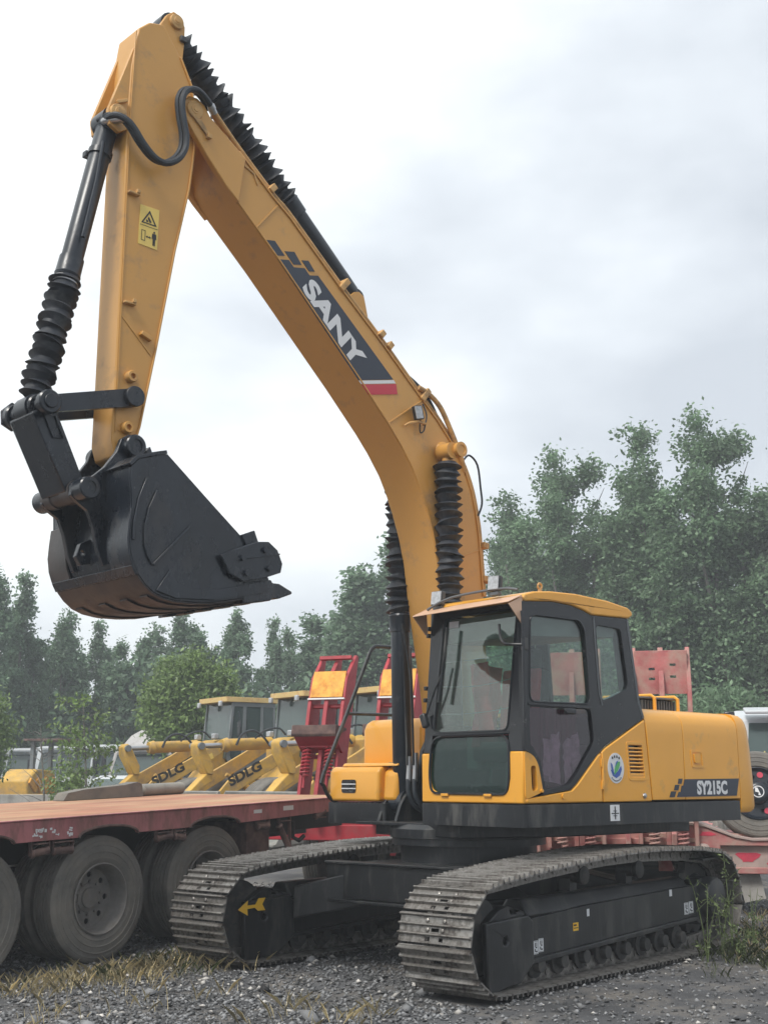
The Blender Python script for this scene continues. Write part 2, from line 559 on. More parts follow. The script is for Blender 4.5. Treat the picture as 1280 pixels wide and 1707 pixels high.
for side in (1, -1):
    yc = side * GAUGE / 2
    tr = MB()
    # chain centre guide: thin ring behind the shoes so that the loop reads as one thing
    ring = [Vector((p[0], p[1])) for p in TP]
    inner = []
    for i, p in enumerate(ring):
        d = (ring[(i + 1) % len(ring)] - ring[i - 1]).normalized()
        inner.append(p + Vector((-d.y, d.x)) * -0.035)
    tr.plate([tuple(p) for p in ring], [[tuple(p) for p in inner]], XZ, yc - 0.05, yc + 0.05)
    T_ = tr.build('crawler_track', 'chain_dark', EX)
    for k in range(NSH):
        a, b = along((k - 0.5) * PITCH), along((k + 0.5) * PITCH)
        c = (a + b) / 2
        d = (b - a).normalized()
        n = Vector((-d.y, d.x))
        if n.dot(c - Vector((0, 0.42))) < 0 and abs(c.x) < 1.5: n = -n
        if abs(c.x) >= 1.5:
            ctr = Vector((1.69, 0.405)) if c.x > 0 else Vector((-1.72, 0.452))
            if n.dot(c - ctr) < 0: n = -n
        if abs(c.x) < 1.5 and c.y < 0.2: n = Vector((0, -1)) if abs(d.y) < 0.05 else n
        sh = bpy.data.objects.new('track_shoe', SHM)
        COL.objects.link(sh)
        sh.parent = T_
        xa = Vector((d.x, 0, d.y))
        za = Vector((n.x, 0, n.y))
        ya = za.cross(xa)
        mm = Matrix((xa, ya, za)).transposed().to_4x4()
        mm.translation = (c.x, yc, c.y)
        sh.matrix_local = mm
    # frame
    fy0, fy1 = yc - 0.17, yc + 0.17
    fr = MB().plate([(1.16, 0.20), (1.16, 0.49), (0.38, 0.53), (-1.50, 0.57), (-1.50, 0.30)], [], XZ, fy0, fy1)
    # sloping upper skin towards the chain
    fr.plate([(yc - 0.15, 0.50), (yc + 0.15, 0.50), (yc + 0.06, 0.62), (yc - 0.06, 0.62)], [], lambda u, v, w_: (w_, u, v + (0.02 if w_ < 0 else 0)), -1.45, 1.12)
    FR = fr.build('track_frame', 'frame_black', EX, 0.018)
    MB().plate([(1.15, 0.21), (-1.49, 0.31), (-1.49, 0.275), (1.15, 0.175)], [], XZ, fy0 - 0.02, fy1 + 0.025).build('guide_rail', 'frame_black', FR, 0.006)
    g = MB()
    out_ = [(1.72, 0.505), (1.20, 0.525), (1.135, 0.48), (1.13, 0.19), (1.31, 0.06), (1.45, 0.055), (1.58, 0.035), (1.70, 0.04)]
    g.plate(out_, [[(1.49 + 0.032 * math.cos(a), 0.37 + 0.032 * math.sin(a)) for a in np.linspace(0, 2 * math.pi, 14)[:-1]]], XZ, fy1 + 0.03 - 0.05, fy1 + 0.03)
    G_ = g.build('idler_guard', 'frame_black', FR, 0.012)
    MB().plate(out_, [], XZ, fy0 - 0.03, fy0 + 0.02).build('idler_guard', 'frame_black', FR, 0.012)
    MB().plate([(1.66, 0.49), (1.19, 0.51), (1.19, 0.545), (1.40, 0.60), (1.52, 0.575)], [[(1.36, 0.535), (1.30, 0.535), (1.32, 0.565), (1.38, 0.57)]], XZ, fy0 - 0.0, fy1 - 0.01).build('guard_cap', 'frame_black', FR, 0.01)
    MB().lathe((1.69, yc - 0.1, 0.405), (1.69, yc + 0.1, 0.405), ((0, 0.27), (0.03, 0.275), (0.06, 0.28), (0.14, 0.28), (0.17, 0.275), (0.2, 0.27)), 28).build('idler', 'chain_dark', FR)
    sp = MB()
    prof = []
    for i in range(44):
        a = 2 * math.pi * i / 44
        rr = 0.335 if i % 4 < 2 else 0.285
        prof.append((-1.72 + rr * math.cos(a), 0.452 + rr * math.sin(a)))
    sp.plate(prof, [], XZ, yc - 0.035, yc + 0.035)
    sp.build('sprocket', 'chain_dark', FR)
    MB().lathe((-1.74, yc - 0.1, 0.45), (-1.74, yc + 0.27, 0.45), ((0, 0.2), (0.14, 0.21), (0.16, 0.19), (0.33, 0.185), (0.355, 0.17), (0.37, 0.12)), 24).build('travel_motor', 'frame_black', FR)
    MB().plate([(-1.50, 0.57), (-1.50, 0.26), (-1.60, 0.22), (-1.72, 0.28), (-1.74, 0.60), (-1.60, 0.63)], [], XZ, yc - 0.16, yc + 0.165).build('motor_guard', 'frame_black', FR, 0.012)
    MB().plate([(-1.52, 0.80), (-2.06, 0.80), (-2.06, 0.785), (-1.52, 0.785)], [], XZ, yc + 0.05, yc + 0.24).build('guard_plate', 'frame_black', FR)
    for k in range(8):
        xx = 1.02 - k * 0.315
        MB().lathe((xx, yc - 0.17, 0.155), (xx, yc + 0.19, 0.155), ((0, 0.05), (0.05, 0.055), (0.06, 0.095), (0.10, 0.095), (0.11, 0.075), (0.25, 0.075), (0.26, 0.095), (0.30, 0.095), (0.31, 0.055), (0.36, 0.05)), 16).build('track_roller', 'chain_dark', FR)
    for xx in (0.28, -0.60):
        MB().lathe((xx, yc - 0.08, 0.75), (xx, yc + 0.13, 0.75), ((0, 0.055), (0.05, 0.06), (0.15, 0.06), (0.16, 0.072), (0.2, 0.072), (0.21, 0.05)), 16).build('carrier_roller', 'chain_dark', FR)
        MB().box((xx, yc - 0.04, 0.66), (0.10, 0.10, 0.14)).build('roller_bracket', 'frame_black', FR)
    if side == 1:
        sticker(FR, 'warning_sticker', 'decal_black', PICT, fy1 + 0.003, (1.075, 0.285), (0.062, 0.095))
        sticker(FR, 'warning_sticker', 'decal_black', PICT, fy1 + 0.003, (1.005, 0.295), (0.062, 0.095))
        sticker(FR, 'warning_sticker', 'decal_black', PICT, fy1 + 0.003, (-1.385, 0.39), (0.075, 0.10))
        sticker(FR, 'warning_sticker', 'decal_black', PICT, fy1 + 0.003, (-1.295, 0.385), (0.075, 0.10))
        sticker(FR, 'orange_label', 'decal_black', [(0.1, 0.6, 0.6, 0.8), (0.1, 0.3, 0.9, 0.4)], fy1 + 0.003, (0.52, 0.385), (0.075, 0.06), 'arrow_yellow')
        sticker(FR, 'paper_tag', 'decal_black', [], fy1 + 0.003, (0.335, 0.475), (0.035, 0.055))
        sticker(FR, 'paper_tag', 'decal_black', [], fy1 + 0.003, (-1.02, 0.535), (0.045, 0.055))
    else:
        ar = [(1.795, 0.448), (1.685, 0.515), (1.69, 0.475), (1.60, 0.477), (1.565, 0.525), (1.485, 0.525), (1.52, 0.475), (1.485, 0.425), (1.57, 0.425), (1.605, 0.452), (1.69, 0.447), (1.685, 0.395)]
        c0 = (1.64, 0.46)
        big = [(c0[0] + (p[0] - c0[0]) * 1.09, c0[1] + (p[1] - c0[1]) * 1.16) for p in ar]
        MB().plate(big, [], XZ, fy1 + 0.0305, fy1 + 0.033).build('arrow_border', 'decal_black', FR)
        MB().plate(ar, [], XZ, fy1 + 0.0335, fy1 + 0.036).build('travel_arrow', 'arrow_yellow', FR)
# ---- car body
cb = MB()
cb.plate(roundpoly([(0.85, 0.62), (0.85, -0.62), (-0.85, -0.62), (-0.85, 0.62)], 0.2), [], XY, 0.50, 0.80)
CB = cb.build('car_body', 'frame_black', EX, 0.015)
for sx in (1, -1):
    for sy in (1, -1):
        lg = MB()
        a, b = Vector((0.62 * sx, 0.34 * sy)), Vector((1.00 * sx, 1.08 * sy))
        d = (b - a).normalized()
        n = Vector((-d.y, d.x))
        for za, zb, wa, wb in ((0.50, 0.80, 0.30, 0.24),):
            vs = [(*(a + n * wa), za), (*(a - n * wa), za), (*(b - n * wb), 0.34), (*(b + n * wb), 0.34),
                  (*(a + n * wa), zb), (*(a - n * wa), zb), (*(b - n * wb), 0.60), (*(b + n * wb), 0.60)]
            lg.add(vs, ((0, 3, 2, 1), (4, 5, 6, 7), (0, 1, 5, 4), (1, 2, 6, 5), (2, 3, 7, 6), (3, 0, 4, 7)))
        lg.build('body_leg', 'frame_black', CB, 0.012)
MB().box((1.02, 0, 0.655), (0.03, 1.5, 0.28)).build('front_plate', 'frame_black', CB, 0.006)
MB().box((1.03, 0, 0.498), (0.12, 1.56, 0.022)).build('lower_flange', 'frame_black', CB, 0.004)
MB().box((0.98, 0, 0.806), (0.16, 1.5, 0.02)).build('upper_flange', 'frame_black', CB, 0.004)
MB().lathe((0, 0, 0.78), (0, 0, 1.12), ((0, 0.60), (0.16, 0.60), (0.165, 0.68), (0.22, 0.68), (0.225, 0.70), (0.30, 0.70), (0.34, 0.66)), 48).build('slew_ring', 'black_paint', EX)
# ---- platform
pf = MB()
pf.plate(roundpoly([(0.825, 0.225), (0.825, 1.362), (-2.275, 1.362), (-2.275, 0.3), (-0.5, 0.3), (-0.5, 0.225)], 0.045), [], XY, 1.13, 1.303)
PF = U(pf, 'platform_skirt', 'black_paint', 0.035, seg=3)
MB().plate(roundpoly([(0.485, -0.57), (0.485, -1.36), (-2.2, -1.36), (-2.2, 0.28), (-0.45, 0.28), (-0.45, -0.57)], 0.04), [], XY, 1.10, 1.285).build('deck_section', 'black_paint', PF, 0.02)
MB().plate([(0.7, 0.55), (0.55, -0.62), (-1.6, -0.75), (-2.1, -0.5), (-2.1, 0.9), (-0.2, 0.9)], [], XY, 1.02, 1.135).build('main_frame', 'black_paint', PF, 0.01)
sticker(PF, 'lashing_sticker', 'decal_black', [(0.1, 0.44, 0.9, 0.5), (0.45, 0.5, 0.55, 0.9), (0.3, 0.6, 0.7, 0.64), (0.45, 0.1, 0.55, 0.42), (0.3, 0.3, 0.7, 0.34)], 1.3635, (-0.31, 1.225), (0.125, 0.13))
tp = MB()
for i in range(26):
    tp.box((0.46 - 0.03 * (i % 2), -1.34 + i * 0.026, 1.288), (0.02, 0.016, 0.008))
tp.build('step_tread', 'black_paint', PF)
tp = None
# swing frame lugs for the boom cylinders and the boom foot
for y in (-0.62, -0.40, 0.03, 0.25):
    lug = [(0.12, 1.13), (0.52, 1.13), (0.46, 1.28), (0.40, 1.36), (0.32, 1.395), (0.24, 1.36), (0.18, 1.26)]
    U(MB().plate(lug, [], XZ, y - 0.018, y + 0.018), 'cylinder_lug', 'black_paint', 0.004)
U(MB().box((0.42, -0.34, 1.118), (0.46, 0.86, 0.024)), 'lug_plate', 'black_paint', 0.003)
for y in (-0.45, 0.07):
    U(MB().plate([(-0.5, 1.2), (0.25, 1.2), (0.14, 1.75), (0.02, 1.93), (-0.12, 1.93), (-0.24, 1.75)], [], XZ, y - 0.02, y + 0.02), 'boom_foot_bracket', 'black_paint', 0.005)

# ---- boom
YB0, YB1 = -0.405, 0.035
upper = [(2.98, 6.79), (2.709, 6.614), (2.34, 6.323), (2.168, 6.209), (1.597, 5.738), (1.091, 5.347), (0.6, 4.936), (0.385, 4.765), (0.171, 4.555), (0.02, 4.35), (-0.074, 4.15), (-0.13, 3.94), (-0.165, 3.735), (-0.212, 3.166), (-0.245, 2.5), (-0.26, 1.9)]
foot = [(-0.22, 1.70), (-0.10, 1.60), (0.03, 1.62), (0.11, 1.75), (0.15, 1.95), (0.22, 2.4)]
lower = [(0.30, 2.82), (0.365, 3.173), (0.403, 3.443), (0.465, 3.68), (0.549, 3.905), (0.63, 4.08), (0.721, 4.24), (0.86, 4.42), (1.011, 4.584), (1.372, 4.934), (2.295, 5.78), (2.62, 6.06), (2.79, 6.205), (2.87, 6.30)]
BOOM = U(MB().plate(upper + foot + lower, [], XZ, YB0, YB1), 'boom', 'boom_yellow', 0.012)
lugp = [(2.66, 6.555), (3.03, 6.79), (3.09, 6.87), (3.16, 6.905), (3.24, 6.895), (3.295, 6.83), (3.295, 6.74), (3.22, 6.63), (3.03, 6.42), (2.86, 6.25), (2.72, 6.14)]
for y0, y1 in ((0.006, 0.060), (-0.43, -0.376)):
    MB().plate(lugp, [], XZ, y0, y1).build('boom_lug', 'boom_yellow', BOOM, 0.008)
def boss(par, x_, z_, y0, y1, r_, name='pin_boss', mt='cast_yellow'):
    l = abs(y1 - y0)
    return MB().lathe((x_, y0, z_), (x_, y1, z_), ((0, r_), (l - 0.02, r_), (l - 0.008, r_ * 0.93), (l - 0.004, r_ * 0.55), (l, r_ * 0.5), (l, r_ * 0.3), (l + 0.006, r_ * 0.28)), 24).build(name, mt, par)
boss(BOOM, 3.186, 6.789, 0.055, 0.085, 0.078)
MB().plate([(3.13, 6.72), (3.23, 6.74), (3.06, 6.60), (3.03, 6.62)], [], XZ, 0.06, 0.078).build('pin_keeper', 'cast_yellow', BOOM, 0.004)
MB().box((3.05, 0.08, 6.60), (0.04, 0.035, 0.04)).build('keeper_bolt', 'cast_yellow', BOOM, 0.004)
# flanges: the side plates stand proud along both edges
def offs(pts, d_):
    P = [Vector(p) for p in pts]
    o = []
    for i, p in enumerate(P):
        d = (P[min(i + 1, len(P) - 1)] - P[max(i - 1, 0)]).normalized()
        o.append(tuple(p + Vector((-d.y, d.x)) * d_))
    return o
strip(MB(), offs(upper[1:14], 0.012), 0.018, YB1 + 0.001, YB1 + 0.014).build('edge_weld', 'boom_yellow', BOOM, 0.004)
strip(MB(), offs(lower[1:], 0.010), 0.014, YB1 + 0.001, YB1 + 0.010).build('edge_weld', 'boom_yellow', BOOM, 0.003)
for a, b in (((1.008, 4.60), (0.585, 4.90)), ((0.39, 3.40), (-0.17, 3.60)), ((2.52, 5.985), (2.30, 6.26))):
    strip(MB(), [a, b], 0.016, YB1 + 0.001, YB1 + 0.007).build('weld_seam', 'boom_yellow', BOOM, 0.003)
# gusset recess outline near the tip
strip(MB(), [(2.52, 6.37), (2.56, 6.46), (2.66, 6.50)], 0.016, YB1 + 0.001, YB1 + 0.012).build('weld_seam', 'cast_yellow', BOOM, 0.003)
# pipes along the boom top
pu = offs(upper[1:14], -0.045)
for k, yy in enumerate((0.0, -0.075)):
    pth = [(p[0], yy, p[1]) for p in pu]
    MB().tube([(3.02, 0.06 - 0.02 * k, 6.87), (2.90, 0.03 + yy * 0.5, 6.80)] + pth[0:], 0.021, 8, 3).build('hydraulic_pipe', 'cast_yellow', BOOM)
# pipe standing off the bend, with black hoses
MB().tube([(0.62, 0.03, 5.02), (0.50, 0.04, 4.98), (0.36, 0.05, 4.88), (0.22, 0.05, 4.68), (0.09, 0.05, 4.45), (0.02, 0.03, 4.32)], 0.024, 8, 4).build('hydraulic_pipe', 'cast_yellow', BOOM)
MB().tube([(0.78, -0.02, 5.14), (0.60, 0.0, 5.04), (0.45, 0.0, 4.92), (0.30, -0.02, 4.74)], 0.022, 8, 4).build('hydraulic_hose', 'hose', BOOM)
MB().tube([(0.02, 0.02, 4.44), (-0.06, 0.02, 4.50), (-0.16, 0.03, 4.42), (-0.20, 0.03, 4.20), (-0.215, 0.03, 4.05), (-0.17, 0.02, 3.93)], 0.010, 8, 4).build('grease_hose', 'hose', BOOM)
for (x_, z_, l) in ((1.545, 5.725, 0.14), (1.09, 5.385, 0.07), (0.99, 5.30, 0.07), (0.545, 4.93, 0.15), (2.36, 6.365, 0.08), (-0.24, 3.62, 0.07), (-0.26, 3.30, 0.12)):
    d = Vector((0.64, 0, 0.77)) if z_ > 4 else Vector((-1, 0, 0.05))
    an = math.atan2(d.x, d.z)
    MB().box((x_ - 0.0, -0.02, z_ + 0.03), (0.055, 0.16, l), Matrix.Rotation(-an if z_ > 4 else 1.5, 3, 'Y')).build('pipe_clamp', 'cast_yellow', BOOM, 0.006)
# cylinder pin boss on the side
MB().lathe((0.30, YB1 - 0.01, 4.445), (0.30, 0.26, 4.445), ((0, 0.12), (0.03, 0.105), (0.05, 0.066), (0.12, 0.064), (0.13, 0.068), (0.22, 0.067), (0.226, 0.072), (0.238, 0.072), (0.239, 0.045), (0.232, 0.043)), 24).build('pin_boss', 'boom_yellow', BOOM)
MB().lathe((0.30, YB0 + 0.01, 4.445), (0.30, -0.63, 4.445), ((0, 0.13), (0.03, 0.115), (0.05, 0.085), (0.22, 0.088), (0.235, 0.06)), 24).build('pin_boss', 'boom_yellow', BOOM)
# work lamp on the boom side
LB = MB().box((0.70, 0.10, 4.745), (0.10, 0.05, 0.13), Matrix.Rotation(0.25, 3, 'Y')).build('boom_lamp', 'black_paint', BOOM, 0.01)
MB().box((0.715, 0.128, 4.74), (0.085, 0.008, 0.112), Matrix.Rotation(0.25, 3, 'Y')).build('lens', 'lamp_glass', BOOM)
MB().tube([(0.82, 0.05, 4.61), (0.80, 0.09, 4.63), (0.70, 0.10, 4.66), (0.60, 0.09, 4.665), (0.585, 0.05, 4.665)], 0.012, 6).build('lamp_bracket', 'cast_yellow', BOOM)
MB().tube([(0.67, 0.10, 4.68), (0.66, 0.08, 4.62), (0.64, 0.07, 4.575), (0.60, 0.07, 4.60), (0.58, 0.07, 4.66), (0.56, 0.07, 4.76), (0.60, 0.06, 4.86)], 0.007, 6, 3).build('lamp_cable', 'hose', BOOM)
# name panel on the side plate
yd = YB1
MB().plate([(2.288, 5.776), (2.17, 5.804), (2.116, 5.754), (1.996, 5.781), (1.941, 5.732), (1.845, 5.756), (0.951, 5.019), (1.371, 4.917)], [], XZ, yd + 0.001, yd + 0.004).build('name_panel', 'decal_navy', BOOM)
MB().plate([(1.368, 4.913), (0.946, 5.014), (0.920, 4.989), (1.340, 4.889)], [], XZ, yd + 0.001, yd + 0.004).build('white_stripe', 'decal_white', BOOM)
MB().plate([(1.335, 4.884), (0.915, 4.984), (0.898, 4.891), (1.248, 4.811)], [], XZ, yd + 0.001, yd + 0.004).build('red_stripe', 'decal_red', BOOM)
for q in ([(2.425, 5.909), (2.324, 5.93), (2.214, 5.828), (2.311, 5.802)], [(2.218, 5.869), (2.112, 5.896), (2.03, 5.802), (2.117, 5.778)], [(2.031, 5.843), (1.956, 5.862), (1.883, 5.783), (1.948, 5.767)]):
    MB().plate(q, [], XZ, yd + 0.001, yd + 0.004).build('navy_square', 'decal_navy', BOOM)
rv = Vector((-0.738, 0, -0.675))
uv = Vector((-0.675, 0, 0.738))
text_mesh('SANY', 'lettering', 'decal_white', BOOM, Vector((2.035, yd + 0.004, 5.585)), rv, uv, 0.86, 0.19, 0.003, 0.045)

# ---- arm
ARM_P = [(3.678, 7.355), (3.725, 7.0), (3.737, 6.6), (3.735, 6.2), (3.735, 5.4), (3.735, 4.25), (3.738, 3.93), (3.70, 3.82), (3.62, 3.78), (3.545, 3.84), (3.533, 3.975), (3.506, 4.076), (3.396, 4.698), (3.256, 5.572), (3.145, 6.135), (3.107, 6.509), (3.115, 6.8), (3.155, 7.052), (3.273, 7.269), (3.447, 7.491), (3.58, 7.452)]
ya0, ya1 = -0.335, -0.035
ARM = U(MB().plate(ARM_P, [], XZ, ya0, ya1), 'arm', 'boom_yellow', 0.012)
strip(MB(), offs(ARM_P[9:19], -0.008), 0.016, ya1 + 0.001, ya1 + 0.014).build('edge_weld', 'boom_yellow', ARM, 0.004)
strip(MB(), [(3.70, 7.32), (3.715, 6.6), (3.715, 5.4), (3.715, 4.0)], 0.012, ya1 + 0.001, ya1 + 0.008).build('edge_weld', 'boom_yellow', ARM, 0.003)
for pts in ([(3.715, 4.92), (3.44, 4.66)], [(3.70, 4.02), (3.52, 4.0)]):
    strip(MB(), pts, 0.012, ya1 + 0.001, ya1 + 0.006).build('weld_seam', 'boom_yellow', ARM, 0.002)
# lugs: arm cylinder at the top, bucket cylinder on the front face
for y in (-0.085, -0.285):
    MB().plate([(3.48, 7.47), (3.24, 7.21), (3.225, 7.45), (3.225, 7.58), (3.27, 7.66), (3.34, 7.675), (3.40, 7.62)], [], XZ, y - 0.022, y + 0.022).build('cylinder_lug', 'boom_yellow', ARM, 0.006)
boss(ARM, 3.315, 7.585, -0.065, -0.03, 0.065)
MB().box((3.25, -0.045, 7.45), (0.06, 0.03, 0.05)).build('pin_keeper', 'black_paint', ARM, 0.006)
MB().plate([(3.42, 7.48), (3.60, 7.45), (3.58, 7.47), (3.44, 7.56)], [], XZ, -0.31, -0.27).build('lifting_eye', 'boom_yellow', ARM, 0.004)
for y in (-0.065, -0.305):
    MB().plate([(3.70, 7.19), (3.725, 6.45), (3.80, 6.40), (3.885, 6.44), (3.905, 6.56)], [], XZ, y - 0.02, y + 0.02).build('cylinder_bracket', 'boom_yellow', ARM, 0.005)
boss(ARM, 3.825, 6.55, -0.05, -0.005, 0.07)
MB().box((3.80, -0.025, 6.655), (0.10, 0.03, 0.025), Matrix.Rotation(0.5, 3, 'Y')).build('pin_keeper', 'cast_yellow', ARM, 0.004)
boss(ARM, 3.186, 6.789, ya1 - 0.02, 0.004, 0.12, 'pivot_boss', 'boom_yellow')
for x_, z_ in ((3.663, 5.92), (3.655, 5.02)):
    MB().box((x_, ya1 + 0.02, z_), (0.10, 0.04, 0.02)).build('hose_clip', 'cast_yellow', ARM, 0.005)
    MB().box((x_ - 0.03, ya1 + 0.035, z_ + 0.02), (0.03, 0.03, 0.03)).build('hose_clip', 'cast_yellow', ARM, 0.004)
MB().box((3.50, ya1 + 0.02, 4.795), (0.10, 0.04, 0.035), Matrix.Rotation(-0.35, 3, 'Y')).build('lug_block', 'boom_yellow', ARM, 0.005)
for x_, z_ in ((3.614, 4.444), (3.63, 4.043)):
    MB().lathe((x_, ya1 - 0.005, z_), (x_, ya1 + 0.06, z_), ((0, 0.046), (0.05, 0.046), (0.06, 0.040), (0.06, 0.022), (0.03, 0.02)), 18).build('pipe_stub', 'boom_yellow', ARM)
# warning label: yellow plate, triangle, keep-away pictogram
WP = [(3.591, 5.862), (3.418, 5.866), (3.424, 5.528), (3.597, 5.533)]
y_ = ya1 + 0.001
MB().plate(WP, [], XZ, y_, y_ + 0.003).build('warning_sticker', 'decal_yellow', ARM)
pr = MB()
def wpt(u, v):
    a, b, c_, d_ = [Vector(p) for p in WP]
    p = (a * (1 - u) + b * u) * (1 - v) + (d_ * (1 - u) + c_ * u) * v
    return tuple(p)
y_ += 0.0035
pr.plate([wpt(0.5, 0.09), wpt(0.90, 0.44), wpt(0.10, 0.44)], [[wpt(0.5, 0.16), wpt(0.80, 0.415), wpt(0.20, 0.415)]], XZ, y_, y_ + 0.002)
pr.plate([wpt(0.47, 0.25), wpt(0.62, 0.37), wpt(0.55, 0.40), wpt(0.42, 0.30)], [], XZ, y_, y_ + 0.002)
pr.plate([wpt(0.36, 0.33), wpt(0.46, 0.36), wpt(0.42, 0.40), wpt(0.34, 0.38)], [], XZ, y_, y_ + 0.002)
pr.plate([wpt(0.04, 0.495), wpt(0.96, 0.495), wpt(0.96, 0.503), wpt(0.04, 0.503)], [], XZ, y_, y_ + 0.002)
pr.plate([wpt(0.14, 0.62), wpt(0.34, 0.62), wpt(0.34, 0.88), wpt(0.14, 0.88)], [[wpt(0.16, 0.63), wpt(0.32, 0.63), wpt(0.32, 0.87), wpt(0.16, 0.87)]], XZ, y_, y_ + 0.002)
pr.plate([wpt(0.38, 0.76), wpt(0.45, 0.73), wpt(0.45, 0.75), wpt(0.57, 0.75), wpt(0.57, 0.73), wpt(0.64, 0.76), wpt(0.57, 0.79), wpt(0.57, 0.77), wpt(0.45, 0.77), wpt(0.45, 0.79)], [], XZ, y_, y_ + 0.002)
pr.plate([wpt(0.80 + 0.045 * math.cos(a), 0.60 + 0.026 * math.sin(a)) for a in np.linspace(0, 6.283, 11)[:-1]], [], XZ, y_, y_ + 0.002)
pr.plate([wpt(0.70, 0.635), wpt(0.90, 0.635), wpt(0.92, 0.77), wpt(0.88, 0.77), wpt(0.87, 0.68), wpt(0.86, 0.93), wpt(0.81, 0.93), wpt(0.80, 0.79), wpt(0.79, 0.93), wpt(0.74, 0.93), wpt(0.73, 0.68), wpt(0.72, 0.77), wpt(0.68, 0.77)], [], XZ, y_, y_ + 0.002)
pr.build('sticker_print', 'decal_black', ARM)
# hose loop from boom to bucket cylinder
HP = [(3.90, -0.13, 6.49), (3.87, 0.0, 6.50), (3.80, 0.06, 6.46), (3.74, 0.08, 6.40), (3.66, 0.09, 6.30), (3.56, 0.10, 6.215), (3.46, 0.11, 6.20), (3.36, 0.12, 6.27), (3.30, 0.12, 6.38), (3.295, 0.12, 6.50), (3.33, 0.12, 6.65), (3.345, 0.12, 6.78), (3.31, 0.12, 6.88), (3.235, 0.12, 6.93), (3.15, 0.11, 6.925), (3.06, 0.09, 6.88), (3.02, 0.06, 6.855)]
U(MB().tube(HP, 0.026, 10, 4), 'hydraulic_hose', 'hose')
U(MB().tube([(p[0] + 0.012, p[1] - 0.05, p[2] + 0.02) for p in HP], 0.022, 10, 4), 'hydraulic_hose', 'hose')

for p_, q_ in (((3.905, -0.13, 6.485), (3.80, 0.05, 6.475)), ((3.06, 0.09, 6.885), (2.99, 0.055, 6.84))):
    U(MB().lathe(p_, q_, ((0, 0.022), (0.02, 0.034), (0.05, 0.034), (0.055, 0.029), ((Vector(q_) - Vector(p_)).length, 0.029)), 12), 'hose_fitting', 'steel')
# ---- cylinders
def cylinder(name, p0, p1, r_, split, rb0, rb1, nb, end=0.0, eye0=0.0, y_w=0.09, emt='cyl_black'):
    """barrel from p0 to the split point, bellows from there to p1"""
    p0, p1 = Vector(p0), Vector(p1)
    d = (p1 - p0).normalized()
    l = (p1 - p0).length
    sp_ = p0 + d * split
    b = MB().lathe(p0 + d * eye0, sp_, ((0, r_ * 0.8), (0.03, r_), (split - eye0 - 0.17, r_), (split - eye0 - 0.165, r_ * 1.12), (split - eye0 - 0.03, r_ * 1.15), (split - eye0 - 0.02, r_ * 1.2), (split - eye0, r_ * 1.1)), 28)
    b.cyl(p0 - Vector((0, y_w, 0)), p0 + Vector((0, y_w, 0)), r_ * (1.25 if name != 'arm_cylinder' else 0.85), n=20)
    c = U(b, name, 'cyl_black')
    bellows(sp_, p1 - d * end, rb0, rb1, nb).build('bellows', 'rubber_bellows', c)
    MB().lathe(sp_ + d * 0.01, sp_ + d * 0.05, ((0, rb0 * 1.12), (0.04, rb0 * 1.12)), 20).build('clamp_band', 'steel', c)
    e_ = MB().cyl(p1 - d * (end + 0.03), p1, r_ * 0.55, n=14)
    e_.cyl(p1 - Vector((0, y_w * 0.95, 0)), p1 + Vector((0, y_w * 0.95, 0)), r_ * (1.2 if emt == 'cyl_black' else 0.88), n=18)
    e_.build('rod_end', emt, c)
    return c
BC = cylinder('bucket_cylinder', (3.82, -0.185, 6.52), (4.312, -0.185, 4.08), 0.083, 1.40, 0.085, 0.122, 17, 0.10, 0.03, 0.09)
MB().tube([(3.90, -0.10, 6.30), (3.96, -0.06, 5.95), (4.05, -0.06, 5.45)], 0.016, 8).build('feed_pipe', 'cyl_black', BC)
MB().lathe((3.872, -0.185, 6.26), (3.882, -0.185, 6.21), ((0, 0.094), (0.05, 0.094)), 22).build('clamp_band', 'cyl_black', BC)
MB().box((3.94, -0.265, 6.24), (0.06, 0.06, 0.05)).build('clamp_bolt', 'cyl_black', BC, 0.006)
AC = cylinder('arm_cylinder', (1.25, -0.185, 5.77), (3.31, -0.185, 7.58), 0.098, 1.06, 0.085, 0.138, 21, 0.12, 0.03, 0.07)
for y in (-0.10, -0.27):
    U(MB().plate([(1.08, 5.32), (1.48, 5.63), (1.32, 5.79), (1.26, 5.81), (1.20, 5.78)], [], XZ, y - 0.02, y + 0.02), 'cylinder_lug', 'boom_yellow', 0.005)
for y in (0.14, -0.51):
    p0, p1 = (0.318, y, 1.30), (0.30 + 0.07, y, 4.43)
    c = cylinder('boom_cylinder', p0, p1, 0.088, 1.70, 0.085, 0.128, 18, 0.10, 0.02, 0.08, 'boom_yellow')
    if y < 0:
        MB().box((0.325, y + 0.0, 1.62), (0.03, 0.34, 0.06)).build('pipe_clamp', 'black_paint', c, 0.008)
        for k in range(2):
            yo = y + 0.13 + 0.08 * k
            MB().tube([(0.40, y + 0.08, 2.9), (0.40, yo - 0.02, 2.4), (0.39, yo, 1.75), (0.39, yo, 1.62)], 0.011, 8, 3).build('feed_pipe', 'black_paint', c)
            MB().tube([(0.36, yo, 1.70 + 0.03 * k), (0.36, yo, 1.60), (0.37, yo, 1.48)], 0.026, 10, 3).build('hose_fitting', 'steel', c)
            MB().tube([(0.37, yo, 1.50), (0.38, yo + 0.01, 1.38), (0.34, yo + 0.03, 1.28), (0.25, yo + 0.06, 1.22)], 0.024, 10, 3).build('hydraulic_hose', 'hose', c)

